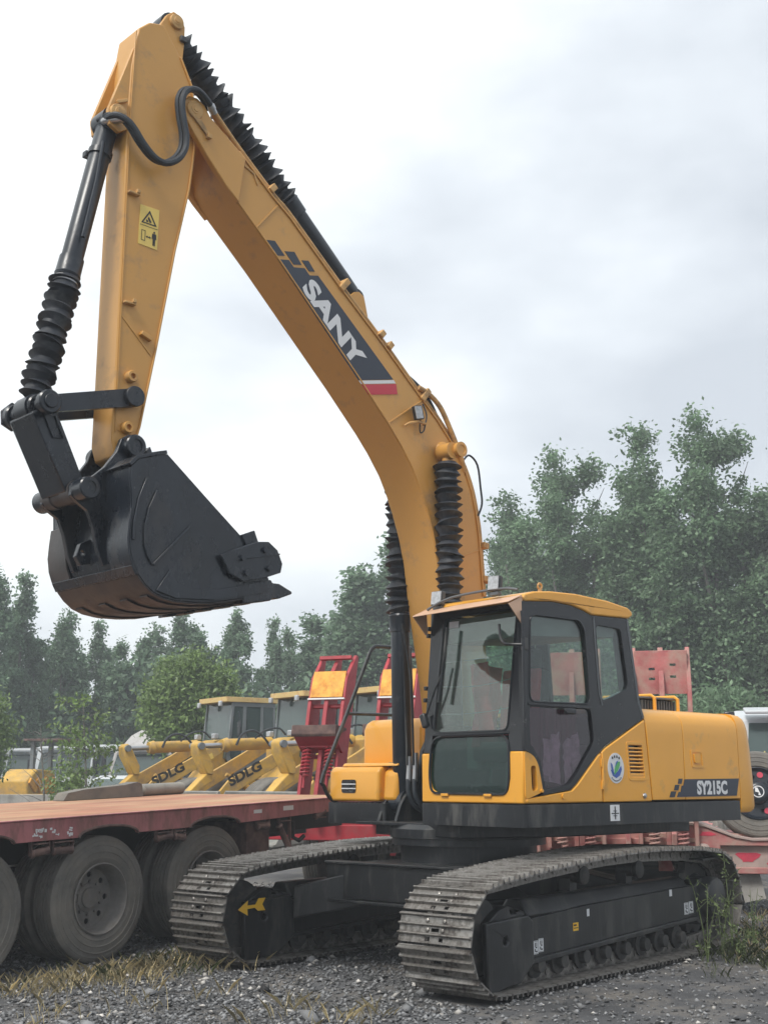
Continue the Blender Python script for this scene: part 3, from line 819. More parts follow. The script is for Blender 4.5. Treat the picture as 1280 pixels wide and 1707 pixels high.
# ---- linkage and bucket
def bar_link(a, b, wa, wb, y0, y1):
    a, b = Vector(a), Vector(b)
    d = (b - a).normalized()
    n = Vector((-d.y, d.x))
    pts = []
    for i in range(11):
        t = R(90 + 18 * i)
        pts.append(tuple(a + d * math.cos(t) * wa + n * math.sin(t) * wa))
    for i in range(11):
        t = R(-90 + 18 * i)
        pts.append(tuple(b + d * math.cos(t) * wb + n * math.sin(t) * wb))
    return MB().plate(pts, [], XZ, y0, y1)
PA, P1, P2, PB = (3.609, 4.278), (4.312, 4.08), (4.008, 3.497), (3.616, 3.885)
for y0, y1 in ((-0.028, 0.022), (-0.392, -0.342)):
    l_ = U(bar_link(PA, P1, 0.068, 0.062, y0, y1), 'side_link', 'bucket_black', 0.006)
    ysg = y1 if y1 > 0 else y0 - 0.04
    MB().cyl((PA[0], ysg, PA[1]), (PA[0], ysg + 0.04, PA[1]), 0.078, n=22).build('pin_cap', 'bucket_black', l_, 0.005)
lk = MB()
d = (Vector(P2) - Vector(P1)).normalized()
n = Vector((-d.y, d.x))
q0, q1 = Vector(P1) + d * 0.02, Vector(P2) - d * 0.02
lk.plate([tuple(q0 + n * 0.10), tuple(q0 - n * 0.09), tuple(q1 - n * 0.085), tuple(q1 + n * 0.085)], [], XZ, -0.37, -0.02)
LK = U(lk, 'bucket_link', 'bucket_black', 0.018, seg=3)
MB().cyl((P1[0], -0.49, P1[1]), (P1[0], 0.115, P1[1]), 0.052, n=20).build('link_pin', 'bucket_black', LK, 0.006)
for y0, y1 in ((0.03, 0.10), (-0.16, -0.06), (-0.47, -0.40)):
    MB().lathe((P1[0], y0, P1[1]), (P1[0], y1, P1[1]), ((0, 0.078), (0.012, 0.088), (y1 - y0 - 0.012, 0.088), (y1 - y0, 0.078)), 22).build('pin_collar', 'bucket_black', LK)
MB().plate([(4.25, 4.16), (4.32, 4.20), (4.40, 4.12), (4.39, 4.02), (4.30, 3.98), (4.24, 4.05)], [], XZ, -0.50, -0.47).build('pin_keeper', 'bucket_black', LK, 0.008)
strip(MB(), [tuple(q0 + n * 0.02 + d * 0.05), tuple(q0 + n * 0.02 + d * 0.22), tuple(q0 - n * 0.05 + d * 0.25), tuple(q0 - n * 0.06 + d * 0.08)], 0.014, -0.02, -0.005).build('lifting_eye', 'bucket_black', LK, 0.004)
ob = [tuple(q0 - n * 0.092 + d * 0.1), tuple(q1 - n * 0.088 - d * 0.1)]
by0, by1 = -0.75, 0.38
BP = [(3.521, 3.785), (3.62, 3.755), (3.758, 3.706), (3.812, 3.645), (3.815, 3.556), (3.797, 3.45), (3.79, 3.345), (3.80, 3.23), (3.805, 3.127), (3.790, 3.03), (3.76, 2.955), (3.723, 2.890), (3.665, 2.825), (3.596, 2.775), (3.51, 2.745), (3.414, 2.732), (3.25, 2.735), (3.086, 2.752), (2.84, 2.805), (2.60, 2.862)]
sh_in = offs(BP, -0.03)
BK = U(MB().plate(BP + sh_in[::-1], [], XZ, by0 + 0.025, by1 - 0.025), 'bucket', 'bucket_black', 0.004)
side = BP + [(2.58, 2.98), (2.70, 3.12), (2.771, 3.214), (3.15, 3.50)]
for y0, y1 in ((by1 - 0.025, by1), (by0, by0 + 0.025)):
    MB().plate(side, [], XZ, y0, y1).build('side_plate', 'bucket_black', BK, 0.004)
    ys = y1 + 0.0005 if y0 > 0 else y0 - 0.016
    strip(MB(), [(3.60, 3.50), (3.66, 3.36), (3.688, 3.23), (3.685, 3.10), (3.655, 3.02), (3.615, 2.965)], 0.02, ys, ys + 0.016).build('side_rib', 'bucket_black', BK, 0.004)
    strip(MB(), [(3.612, 2.962), (3.311, 3.283)], 0.02, ys, ys + 0.016).build('side_rib', 'bucket_black', BK, 0.004)
    strip(MB(), [(3.685, 3.58), (3.745, 3.42), (3.775, 3.25), (3.778, 3.12)], 0.022, ys, ys + 0.014).build('side_rib', 'bucket_black', BK, 0.004)
    MB().plate([(3.47, 2.95), (3.40, 2.86), (3.28, 2.83), (3.05, 2.85), (2.62, 2.96), (2.60, 2.875), (3.09, 2.765), (3.41, 2.745), (3.58, 2.785)], [], XZ, ys, ys + 0.014).build('wear_plate', 'bucket_black', BK, 0.004)
    MB().plate([(3.06, 3.10), (2.93, 3.16), (2.74, 3.24), (2.62, 3.255), (2.535, 3.20), (2.485, 3.10), (2.50, 3.03), (2.62, 2.985), (2.86, 2.925), (2.98, 2.97)], [], XZ, ys, ys + 0.045).build('side_cutter', 'bucket_black', BK, 0.008)
    MB().plate([(2.86, 3.28), (2.74, 3.33), (2.69, 3.22), (2.80, 3.18)], [], XZ, ys - 0.01, ys + 0.02).build('lip_gusset', 'bucket_black', BK, 0.006)
    if y0 > 0:
        strip(MB(), [(2.93, 3.08), (2.52, 3.17)], 0.012, ys + 0.045, ys + 0.055).build('cutter_ridge', 'bucket_black', BK, 0.003)
        for x_, z_ in ((2.87, 3.10), (2.66, 3.185), (2.83, 2.99), (2.62, 3.05)):
            MB().cyl((x_, ys + 0.04, z_), (x_, ys + 0.07, z_), 0.026, n=6).build('bolt', 'bucket_black', BK)
def band(i0, i1, off0, off1, ya, yb, name, mt, bev=0.004):
    seg = BP[i0:i1]
    return MB().plate(offs(seg, off0) + offs(seg, off1)[::-1], [], XZ, ya, yb).build(name, mt, BK, bev)
band(11, 20, 0.001, 0.014, by0 + 0.01, by1 - 0.003, 'wear_strip', 'worn_bucket')
for ya, yb in ((by0 + 0.0, by0 + 0.27), (0.10, by1 + 0.003)):
    band(6, 12, 0.002, 0.018, ya, yb, 'wear_plate', 'worn_bucket' if ya < 0 else 'bucket_black')
for y in (-0.63, -0.30, 0.0, 0.26):
    band(13, 19, 0.013, 0.026, y - 0.05, y + 0.05, 'wear_strap', 'worn_bucket')
band(10, 12, 0.014, 0.024, by0 + 0.01, by1 - 0.002, 'weld_bead', 'bucket_black')
EAR = [(3.47, 3.76), (3.53, 3.90), (3.57, 3.965), (3.64, 3.98), (3.705, 3.935), (3.74, 3.83), (3.83, 3.70), (3.93, 3.61), (4.03, 3.585), (4.09, 3.53), (4.085, 3.45), (4.02, 3.40), (3.95, 3.36), (3.90, 3.25), (3.86, 3.10), (3.80, 2.98), (3.74, 3.0), (3.74, 3.6)]
for y0, y1 in ((0.0, 0.045), (-0.415, -0.37)):
    ear = MB().plate(EAR, [], XZ, y0, y1).build('ear', 'bucket_black', BK, 0.008)
for (px_, pz), r_, ya, yb in ((PB, 0.085, 0.04, 0.115), (PB, 0.085, -0.485, -0.41), (P2, 0.082, 0.04, 0.17), (P2, 0.082, -0.54, -0.41)):
    l = yb - ya
    MB().lathe((px_, ya, pz), (px_, yb, pz), ((0, r_), (l - 0.01, r_), (l, r_ * 0.9), (l, r_ * 0.6), (l - 0.012, r_ * 0.58)) if ya > 0 else ((0, r_ * 0.8), (0.01, r_), (l, r_)), 24).build('pin_collar', 'bucket_black', BK)
MB().cyl((P2[0], -0.57, P2[1]), (P2[0], 0.16, P2[1]), 0.05, n=20).build('bucket_pin', 'bucket_black', BK)
MB().lathe((P2[0], -0.40, P2[1]), (P2[0], 0.0, P2[1]), ((0, 0.085), (0.12, 0.085), (0.125, 0.075), (0.27, 0.075), (0.275, 0.085), (0.4, 0.085)), 22).build('link_boss', 'worn_bucket', BK)
MB().cyl((PB[0], -0.45, PB[1]), (PB[0], 0.10, PB[1]), 0.05, n=20).build('bucket_pin', 'bucket_black', BK)
MB().plate([(3.46, 3.82), (3.50, 3.90), (3.53, 3.86), (3.50, 3.80)], [], XZ, 0.05, 0.11).build('pin_keeper', 'bucket_black', BK, 0.005)
MB().plate([(3.80, 3.20), (3.88, 3.16), (3.91, 3.06), (3.87, 3.0), (3.79, 3.02)], [[(3.862 + 0.022 * math.cos(a), 3.09 + 0.022 * math.sin(a)) for a in np.linspace(0, 6.283, 11)[:-1]]], XZ, -0.21, -0.16).build('lifting_eye', 'bucket_black', BK, 0.006)
band(0, 4, 0.002, 0.03, -0.10, by1 + 0.002, 'top_plate', 'bucket_black')
for k in range(5):
    y = by0 + 0.06 + k * (by1 - by0 - 0.12) / 4
    mb = MB()
    ring = [(2.82, 0.065, 2.765, 2.93), (2.56, 0.06, 2.815, 2.975), (2.53, 0.045, 2.835, 2.955), (2.47, 0.05, 2.84, 2.955), (2.325, 0.024, 2.893, 2.912)]
    vs = [p for x_, hw, za, zb in ring for p in ((x_, y - hw, za), (x_, y + hw, za), (x_, y + hw, zb), (x_, y - hw, zb))]
    fs = [(0, 1, 2, 3), (16, 17, 18, 19)]
    for a in (0, 4, 8, 12):
        for i in range(4):
            k2 = (i + 1) % 4
            fs.append((a + i, a + k2, a + 4 + k2, a + 4 + i))
    mb.add(vs, fs)
    mb.build('tooth', 'bucket_black', BK, 0.008)

# ---- cab
def fx(z):                                     # front plane leans back above the waist
    return 0.828 if z < 1.75 else 0.828 - (z - 1.75) * 0.075
def FRONT(u, v, w_):
    return (fx(v) + w_, u, v)
DOOR_UP = roundpoly([(0.70, 2.79), (0.07, 2.795), (0.005, 2.72), (-0.043, 2.105), (0.735, 2.095)], 0.07)
DOOR_LOW = roundpoly([(0.735, 2.055), (-0.045, 2.062), (-0.075, 1.80), (0.15, 1.555), (0.27, 1.455), (0.565, 1.415), (0.615, 1.63), (0.70, 1.74), (0.735, 1.76)], 0.04)
REAR_W = roundpoly([(-0.155, 2.775), (-0.50, 2.768), (-0.575, 2.30), (-0.55, 2.25), (-0.20, 2.135)], 0.05)
SIDE = [(0.812, 1.715), (0.80, 2.885), (0.42, 2.915), (0.18, 2.908), (0.01, 2.878), (-0.09, 2.85), (-0.61, 2.866), (-0.725, 2.14), (-0.785, 2.012), (-0.213, 1.765), (-0.117, 1.70), (0.174, 1.465), (0.25, 1.414), (0.596, 1.373), (0.648, 1.61), (0.69, 1.668), (0.76, 1.705)]
cab = MB().plate(SIDE, [DOOR_UP, DOOR_LOW, REAR_W], XZ, 1.31, 1.355)
# front frame
cab.plate([(0.27, 1.71), (0.362, 1.71), (0.368, 1.845), (1.205, 1.845), (1.215, 1.71), (1.352, 1.71), (1.352, 2.90), (0.30, 2.93)],
          [roundpoly([(0.375, 1.872), (1.195, 1.872), (1.265, 2.845), (0.455, 2.835)], 0.06)], FRONT, -0.05, 0.0)
# inner wall, back wall, floor
cab.plate([(0.80, 1.33), (0.725, 2.90), (-0.60, 2.87), (-0.74, 1.33)], [[(0.60, 1.95), (0.56, 2.75), (-0.45, 2.75), (-0.55, 1.95)]], XZ, 0.27, 0.30)
cab.plate([(0.30, 1.33), (1.32, 1.33), (1.31, 2.86), (0.30, 2.86)], [[(0.42, 1.95), (1.20, 1.95), (1.18, 2.72), (0.44, 2.72)]], lambda u, v, w_: (-0.70 + (v - 2.1) * 0.10 + w_, u, v), -0.02, 0.02)
cab.box((0.02, 0.81, 1.33), (1.5, 1.0, 0.04))
CAB = U(cab, 'cab', 'cab_black', 0.010)
# raised mouldings on the black side
def loop_tube(pts, y, r_, name='moulding', mt='trim_grey', closed=True):
    p = [(q[0], y, q[1]) for q in pts]
    if closed: p.append(p[0])
    return MB().tube(p, r_, 6).build(name, mt, CAB)
loop_tube(DOOR_UP, 1.356, 0.008, 'window_seal', 'cab_black')
loop_tube([(-0.125, 2.84), (-0.135, 2.6), (-0.165, 2.2), (-0.20, 2.10)], 1.357, 0.008, 'door_seal', 'trim_grey', False)
loop_tube([(-0.60, 2.85), (-0.66, 2.5), (-0.72, 2.14), (-0.775, 2.02)], 1.345, 0.020, 'corner_trim', 'trim_grey', False)
MB().box((0.35, 1.357, 2.075), (0.80, 0.02, 0.022)).build('window_rail', 'cab_black', CAB, 0.004)
def pane(poly, fn, a, name, mt):
    return MB().plate(poly, [], fn, a, a + 0.005).build(name, mt, CAB, smooth=0)
pane(DOOR_UP, XZ, 1.330, 'door_window', 'glass_side')
pane(DOOR_LOW, XZ, 1.330, 'lower_door_window', 'glass_dark')
pane(REAR_W, XZ, 1.330, 'side_window', 'glass_side')
pane([(0.375, 1.872), (1.195, 1.872), (1.265, 2.845), (0.455, 2.835)], FRONT, -0.03, 'windscreen', 'glass_front')
LG = roundpoly([(0.368, 1.84), (0.340, 1.53), (0.36, 1.385), (1.19, 1.38), (1.215, 1.53), (1.210, 1.84)], 0.11)
pane(LG, FRONT, -0.02, 'lower_windscreen', 'glass_low')
MB().tube([FRONT(q[0], q[1], 0.004) for q in LG] + [FRONT(LG[0][0], LG[0][1], 0.004)], 0.011, 6).build('window_seal', 'cab_black', CAB)
up_ = roundpoly([(0.375, 1.872), (1.195, 1.872), (1.265, 2.845), (0.455, 2.835)], 0.06)
MB().tube([FRONT(q[0], q[1], 0.002) for q in up_] + [FRONT(up_[0][0], up_[0][1], 0.002)], 0.009, 6).build('window_seal', 'cab_black', CAB)
MB().box((fx(1.858) - 0.01, 0.79, 1.858), (0.03, 0.85, 0.022)).build('window_rail', 'cab_black', CAB, 0.004)
for y in (0.52, 0.99):
    MB().box((0.838, y, 1.372), (0.02, 0.08, 0.022)).build('seal_clip', 'yellow', CAB, 0.004)
pane([(0.60, 1.95), (0.56, 2.75), (-0.45, 2.75), (-0.55, 1.95)], XZ, 0.283, 'inner_window', 'glass_side')
pane([(0.42, 1.95), (1.20, 1.95), (1.18, 2.72), (0.44, 2.72)], lambda u, v, w_: (-0.70 + (v - 2.1) * 0.10 + w_, u, v), 0.0, 'rear_window', 'glass_side')
# defroster-like wires seen across the windscreen
for z, sag in ((2.46, 0.01), (2.26, 0.03), (2.03, 0.02)):
    MB().tube([FRONT(0.42 + 0.8 * i / 8, z + 0.03 * i / 8 - sag * math.sin(math.pi * i / 8), -0.045) for i in range(9)], 0.003, 5).build('window_wire', 'trim_grey', CAB)
# front yellow apron and side corner piece
yf = MB().plate([(0.25, 1.31), (1.352, 1.31), (1.352, 1.712), (1.222, 1.712), (1.218, 1.50), (1.178, 1.41), (1.08, 1.372), (0.46, 1.376), (0.368, 1.415), (0.332, 1.51), (0.352, 1.706), (0.25, 1.706)], [], FRONT, -0.06, 0.002)
yf.build('front_panel', 'yellow', CAB, 0.012)
hp = roundpoly([(0.816, 1.705), (0.76, 1.700), (0.693, 1.665), (0.651, 1.605), (0.603, 1.40), (0.812, 1.342)], 0.035)
slot = roundpoly([(0.745, 1.60), (0.685, 1.60), (0.665, 1.415), (0.735, 1.40)], 0.035)
MB().plate(hp, [slot], XZ, 1.30, 1.362).build('door_handle_panel', 'yellow', CAB, 0.010)
MB().plate(slot, [], XZ, 1.29, 1.315).build('handle_recess', 'cab_black', CAB)
MB().cyl((0.625, 1.36, 1.408), (0.625, 1.375, 1.408), 0.014, n=12).build('door_bolt', 'yellow', CAB)
# roof
RF = [(0.775, 2.885), (0.42, 2.917), (0.18, 2.91), (0.01, 2.88), (-0.09, 2.852), (-0.61, 2.868), (-0.675, 2.90), (-0.66, 2.935), (-0.60, 2.962), (-0.31, 2.995), (0.115, 3.010), (0.45, 2.998), (0.66, 2.975), (0.77, 2.945), (0.795, 2.915)]
MB().plate(RF, [], XZ, 0.285, 1.368).build('roof', 'yellow', CAB, 0.030, seg=3)
MB().lathe((0.455, 1.26, 2.985), (0.455, 1.26, 3.03), ((0, 0.022), (0.045, 0.016)), 10).build('lifting_eye', 'cast_yellow', CAB)
a_ = np.linspace(0, 2 * math.pi, 15)
MB().tube([(0.455 + 0.024 * math.cos(t), 1.26, 3.05 + 0.024 * math.sin(t)) for t in a_], 0.009, 6).build('lifting_ring', 'cast_yellow', CAB)
MB().lathe((-0.35, 1.15, 2.99), (-0.35, 1.15, 3.02), ((0, 0.03), (0.02, 0.026), (0.03, 0.01)), 12).build('roof_bolt', 'yellow', CAB)
# sun and rain visor with its triangular cheeks
vz = MB()
vz.add([(0.80, 0.27, 2.905), (0.80, 1.36, 2.925), (0.955, 1.355, 2.862), (0.955, 0.275, 2.842), (0.80, 0.27, 2.915), (0.80, 1.36, 2.935), (0.955, 1.355, 2.870), (0.955, 0.275, 2.850)],
       ((0, 1, 2, 3), (7, 6, 5, 4), (0, 4, 5, 1), (1, 5, 6, 2), (2, 6, 7, 3), (3, 7, 4, 0)))
for y in (0.275, 1.35):
    vz.plate([(0.955, 2.85), (0.79, 2.925), (0.775, 2.72), (0.80, 2.70)], [], XZ, y - 0.004, y + 0.004)
vz.build('visor', 'visor', CAB, 0.002)
MB().tube([(0.86, 0.36, 2.905), (0.84, 0.62, 2.985), (0.82, 1.12, 3.005), (0.78, 1.30, 2.985)], 0.012, 6, 3).build('lamp_bar', 'trim_grey', CAB)
for y, z in ((0.43, 3.00), (1.08, 3.055)):
    rm = Matrix.Rotation(0.12, 3, 'Z') @ Matrix.Rotation(-0.12, 3, 'Y') 
    MB().box((0.80, y, z), (0.055, 0.115, 0.125), rm).build('work_lamp', 'black_paint', CAB, 0.010)
    MB().box(Vector((0.80, y, z)) + rm @ Vector((0.03, 0, 0)), (0.006, 0.10, 0.11), rm).build('lamp_lens', 'lamp_glass', CAB)
    MB().box((0.80, y, z - 0.085), (0.05, 0.09, 0.03)).build('lamp_foot', 'trim_grey', CAB, 0.005)
# wiper on the left jamb and the mirror stay on the right
MB().tube([(0.86, 0.30, 1.95), (0.845, 0.42, 2.22), (0.80, 0.50, 2.42)], 0.010, 6).build('wiper_arm', 'black_paint', CAB)
MB().tube([(0.815, 0.545, 2.74), (0.835, 0.52, 2.45), (0.855, 0.475, 2.12)], 0.016, 6).build('wiper_blade', 'black_paint', CAB)
MB().box((0.868, 0.325, 1.975), (0.05, 0.06, 0.12), Matrix.Rotation(0.35, 3, 'X')).build('wiper_motor', 'black_paint', CAB, 0.012)
MB().tube([(0.86, 1.165, 2.71), (0.865, 1.18, 2.62), (0.87, 1.22, 2.555), (0.86, 1.30, 2.54), (0.82, 1.385, 2.535)], 0.012, 8, 4).build('mirror_stay', 'black_paint', CAB)
MB().box((0.80, 1.375, 2.54), (0.05, 0.04, 0.10)).build('stay_clamp', 'black_paint', CAB, 0.008)
MB().tube([(0.825, 1.375, 2.80), (0.83, 1.385, 2.74), (0.83, 1.385, 2.0), (0.83, 1.38, 1.75)], 0.013, 8).build('grab_rail', 'cab_black', CAB)
for z in (2.76, 2.70, 2.25, 2.15):
    MB().box((fx(z) - 0.015, 0.262, z), (0.05, 0.03, 0.035)).build('hinge', 'black_paint', CAB, 0.005)
MB().box((0.25, 1.37, 2.035), (0.14, 0.03, 0.05)).build('door_latch', 'cab_black', CAB, 0.012)
sticker(CAB, 'window_sticker', 'decal_black', [], 2.0, (5, 5), (0.001, 0.001)) if False else None
MB().plate([(0.49, 2.745), (0.60, 2.745), (0.60, 2.80), (0.49, 2.80)], [], FRONT, -0.022, -0.020).build('window_sticker', 'decal_white', CAB)
# inside: seat, console, levers, blind and wrapping film
st = MB().box((0.30, 0.78, 1.72), (0.48, 0.50, 0.16))
st.box((0.10, 0.78, 2.08), (0.12, 0.46, 0.66), Matrix.Rotation(-0.12, 3, 'Y'))
SEAT = st.build('seat', 'seat_black', CAB, 0.05, seg=3)
MB().box((0.05, 0.78, 2.50), (0.09, 0.26, 0.20), Matrix.Rotation(-0.1, 3, 'Y')).build('headrest', 'seat_black', CAB, 0.04, seg=3)
MB().box((0.17, 0.78, 2.14), (0.04, 0.42, 0.56), Matrix.Rotation(-0.12, 3, 'Y')).build('seat_cover', 'cloth_red', CAB, 0.02)
cl_ = MB()
rr_ = np.random.default_rng(8)
g_ = [(0.62 - 0.045 * j + rr_.normal() * 0.006, 0.62 + 0.05 * math.sin(j * 1.4 + i * 0.3) + rr_.normal() * 0.008, 1.80 + 0.075 * i - 0.012 * abs(j - 4)) for i in range(10) for j in range(9)]
cl_.add(g_, [(i * 9 + j, i * 9 + j + 1, i * 9 + j + 10, i * 9 + j + 9) for i in range(9) for j in range(8)])
cl_.build('red_cloth', 'cloth_red', CAB)
for y in (0.46, 1.10):
    MB().box((0.0, y, 1.68), (0.55, 0.12, 0.20)).build('console', 'interior', CAB, 0.03)
    MB().tube([(0.20, y, 1.76), (0.24, y, 1.95), (0.27, y, 2.0)], 0.018, 8).build('control_lever', 'seat_black', CAB)
MB().box((0.42, 0.50, 1.72), (0.10, 0.16, 0.30)).build('monitor', 'interior', CAB, 0.02)
for y in (0.70, 0.88):
    MB().tube([(0.50, y, 1.36), (0.46, y, 1.62), (0.44, y, 1.75)], 0.012, 6).build('travel_lever', 'trim_grey', CAB)
    MB().box((0.55, y, 1.42), (0.20, 0.12, 0.02), Matrix.Rotation(-0.3, 3, 'Y')).build('pedal', 'seat_black', CAB, 0.005)
fm = MB()
random.seed(3)
for k in range(2):
    cx, cy = 0.38 - 0.26 * k, 1.27
    rows = []
    for i in range(9):
        for j in range(9):
            rows.append((cx - 0.10 + 0.023 * j + random.uniform(-.012, .012), cy + random.uniform(-.012, .012) + 0.02 * math.sin(j * 1.3), 1.47 + 0.050 * i * (1 - 0.02 * j) + random.uniform(-.02, .02)))
    fm.add(rows, [(i * 9 + j, i * 9 + j + 1, i * 9 + j + 10, i * 9 + j + 9) for i in range(8) for j in range(8)])
fm.build('wrapping_film', 'film', CAB)
cu_ = MB()
xs = np.linspace(0.72, -0.06, 40)
cu_.add([(x_, 1.20 + 0.014 * math.sin(i * 1.9), z) for i, x_ in enumerate(xs) for z in (1.40, 2.06)], [(2 * i, 2 * i + 2, 2 * i + 3, 2 * i + 1) for i in range(39)])
cu_.build('door_blind', 'curtain', CAB)
MB().plate([(0.70, 2.62), (0.70, 2.82), (-0.5, 2.82), (-0.5, 2.70)], [], XZ, 0.32, 1.28).build('headlining', 'interior', CAB)

# ---- side panels behind the cab door
sp_ = MB().plate([(0.795, 1.312), (0.802, 1.345), (0.60, 1.368), (0.251, 1.405), (0.174, 1.452), (-0.117, 1.692), (-0.155, 1.712), (-0.158, 1.312)], [], XZ, 1.30, 1.362)
SP = U(sp_, 'sill_panel', 'yellow', 0.012)
MB().cyl((0.36, 1.36, 1.362), (0.36, 1.374, 1.362), 0.02, n=14).build('panel_bolt', 'yellow', SP)
dp = MB().plate([(-0.168, 1.312), (-0.166, 1.718), (-0.213, 1.748), (-0.783, 2.002), (-0.85, 1.312)], [[(-0.53, 1.78), (-0.725, 1.78), (-0.745, 1.54), (-0.545, 1.54)]], XZ, 1.30, 1.362)
DP = U(dp, 'side_door', 'yellow', 0.010)
MB().plate(roundpoly([(-0.50, 1.81), (-0.745, 1.81), (-0.775, 1.485), (-0.525, 1.485)], 0.03), [roundpoly([(-0.525, 1.785), (-0.725, 1.785), (-0.75, 1.51), (-0.545, 1.51)], 0.02)], XZ, 1.361, 1.366).build('vent_frame', 'yellow', DP, 0.003)
for k in range(8):
    z = 1.765 - 0.031 * k
    MB().box((-0.635 - 0.0025 * k, 1.352, z - 0.012), (0.20, 0.022, 0.011), Matrix.Rotation(0.5, 3, 'X')).build('louvre', 'yellow', DP)
MB().box((-0.63, 1.315, 1.66), (0.24, 0.01, 0.28)).build('vent_backing', 'cab_black', DP)
MB().lathe((-0.735, 1.36, 1.36), (-0.735, 1.385, 1.36), ((0, 0.024), (0.012, 0.022), (0.022, 0.012)), 16).build('lock', 'steel', DP)
MB().cyl((-0.163, 1.366, 1.44), (-0.163, 1.366, 1.66), 0.012, n=10).build('hinge', 'yellow', DP)
for z in (1.45, 1.63):
    MB().box((-0.155, 1.364, z), (0.03, 0.02, 0.07)).build('hinge_leaf', 'yellow', DP, 0.003)
def ell(cx, cz, a, b, n=36, y=0):
    return [(cx + a * math.cos(t), cz + b * math.sin(t)) for t in np.linspace(0, 2 * math.pi, n + 1)[:-1]]
ox, oz = -0.345, 1.588
MB().plate(ell(ox, oz, 0.112, 0.125), [], XZ, 1.3625, 1.365).build('round_badge', 'decal_white', DP)
MB().plate([(ox + 0.075, oz - 0.01), (ox + 0.05, oz - 0.06), (ox, oz - 0.082), (ox - 0.05, oz - 0.06), (ox - 0.078, oz - 0.01), (ox - 0.07, oz + 0.02), (ox - 0.03, oz - 0.02), (ox + 0.02, oz - 0.05), (ox + 0.035, oz - 0.03)], [], XZ, 1.3652, 1.367).build('badge_print', 'decal_blue', DP)
MB().plate([(ox + 0.03, oz - 0.055), (ox + 0.02, oz - 0.0), (ox - 0.01, oz + 0.05), (ox - 0.055, oz + 0.055), (ox - 0.05, oz + 0.02), (ox - 0.02, oz - 0.02)], [], XZ, 1.3672, 1.369).build('badge_print', 'decal_green', DP)
MB().plate([(ox + 0.075, oz + 0.045), (ox + 0.055, oz + 0.03), (ox + 0.04, oz - 0.02), (ox + 0.04, oz - 0.045), (ox + 0.065, oz - 0.01)], [], XZ, 1.3692, 1.371).build('badge_print', 'decal_blue', DP)
MB().plate([(ox + 0.02, oz + 0.01), (ox - 0.005, oz + 0.055), (ox - 0.03, oz + 0.062), (ox + 0.0, oz + 0.03)], [], XZ, 1.3692, 1.371).build('badge_print', 'decal_blue', DP)
bt = MB()
for k in range(4):
    t = R(62 + 18.5 * k)
    bt.box((ox - 0.098 * math.cos(t) * -1 * -1 + 0, 1.3662, oz + 0.095 * math.sin(t)), (0.016, 0.002, 0.02))
for k in range(9):
    t = R(-130 + 10 * k)
    bt.box((ox + 0.095 * math.cos(t), 1.3662, oz + 0.105 * math.sin(t)), (0.010, 0.002, 0.009))
bt.build('badge_lettering', 'decal_black', DP)

# ---- engine hood
def hood_prof(sgn_both=True):
    half = [(1.362, 1.322), (1.364, 1.88), (1.360, 1.97), (1.345, 2.025), (1.315, 2.065), (1.26, 2.095), (1.17, 2.112), (1.0, 2.118)]
    inn = [(1.32, 1.322), (1.322, 1.88), (1.315, 1.97), (1.295, 2.02), (1.25, 2.055), (1.17, 2.075), (1.0, 2.08)]
    return half, inn
half, inn = hood_prof()
full = half + [(-p[0], p[1]) for p in half[::-1]]
finn = inn + [(-p[0], p[1]) for p in inn[::-1]]
def hood(x0, x1, name):
    return MB().plate(full + finn[::-1], [], lambda u, v, w_: (w_ + (0.065 * (2.05 - v) if w_ > -0.86 and w_ > -1.0 else 0), u, v), x0, x1)
H1 = U(MB().plate(full + finn[::-1], [], lambda u, v, w_: (w_ if w_ < -1 else -0.792 - 0.09 * (2.02 - v) - 0.004, u, v), -1.352, -0.8), 'hood', 'yellow', 0.008)
H2 = MB().plate(full + finn[::-1], [], YZ, -2.262, -1.360).build('hood_panel', 'yellow', H1, 0.010)
MB().plate([(1.28, 1.32), (-1.28, 1.32), (-1.28, 1.92), (-1.1, 2.03), (1.1, 2.03), (1.28, 1.92)], [], YZ, -2.2, -0.95).build('engine_bay', 'interior', H1)
MB().plate([(1.30, 1.32), (0.32, 1.32), (0.32, 2.05), (1.15, 2.05), (1.28, 1.95)], [], YZ, -0.94, -0.80).build('bay_bulkhead', 'cab_black', H1)
# latch recess
MB().plate(roundpoly([(-1.462, 1.755), (-1.655, 1.755), (-1.668, 1.60), (-1.478, 1.60)], 0.015), [roundpoly([(-1.485, 1.735), (-1.632, 1.735), (-1.645, 1.622), (-1.50, 1.622)], 0.01)], XZ, 1.363, 1.369).build('latch_frame', 'yellow', H2, 0.004)
MB().plate(roundpoly([(-1.50, 1.72), (-1.59, 1.72), (-1.60, 1.64), (-1.515, 1.64)], 0.012), [], XZ, 1.363, 1.378).build('latch', 'yellow', H2, 0.006)
MB().box((-1.56, 1.366, 1.745), (0.16, 0.004, 0.012)).build('latch_slot', 'cab_black', H2)
# model panel
yd = 1.3635
MB().plate([(-1.345, 1.498), (-2.245, 1.506), (-2.19, 1.350), (-1.215, 1.345), (-1.245, 1.388), (-1.275, 1.388), (-1.295, 1.44), (-1.325, 1.445)], [], XZ, yd + 0.001, yd + 0.004).build('model_panel', 'decal_navy', H2)
for q in ([(-1.255, 1.503), (-1.315, 1.503), (-1.295, 1.458), (-1.24, 1.458)], [(-1.195, 1.450), (-1.262, 1.450), (-1.24, 1.402), (-1.175, 1.402)], [(-1.13, 1.394), (-1.208, 1.394), (-1.18, 1.344), (-1.102, 1.344)]):
    MB().plate(q, [], XZ, yd + 0.001, yd + 0.004).build('navy_square', 'decal_navy', H2)
text_mesh('SY215C', 'lettering', 'decal_white', H2, Vector((-1.53, yd + 0.004, 1.362)), (-1, 0, 0), (0, 0, 1), 0.50, 0.125, 0.003, 0.050)
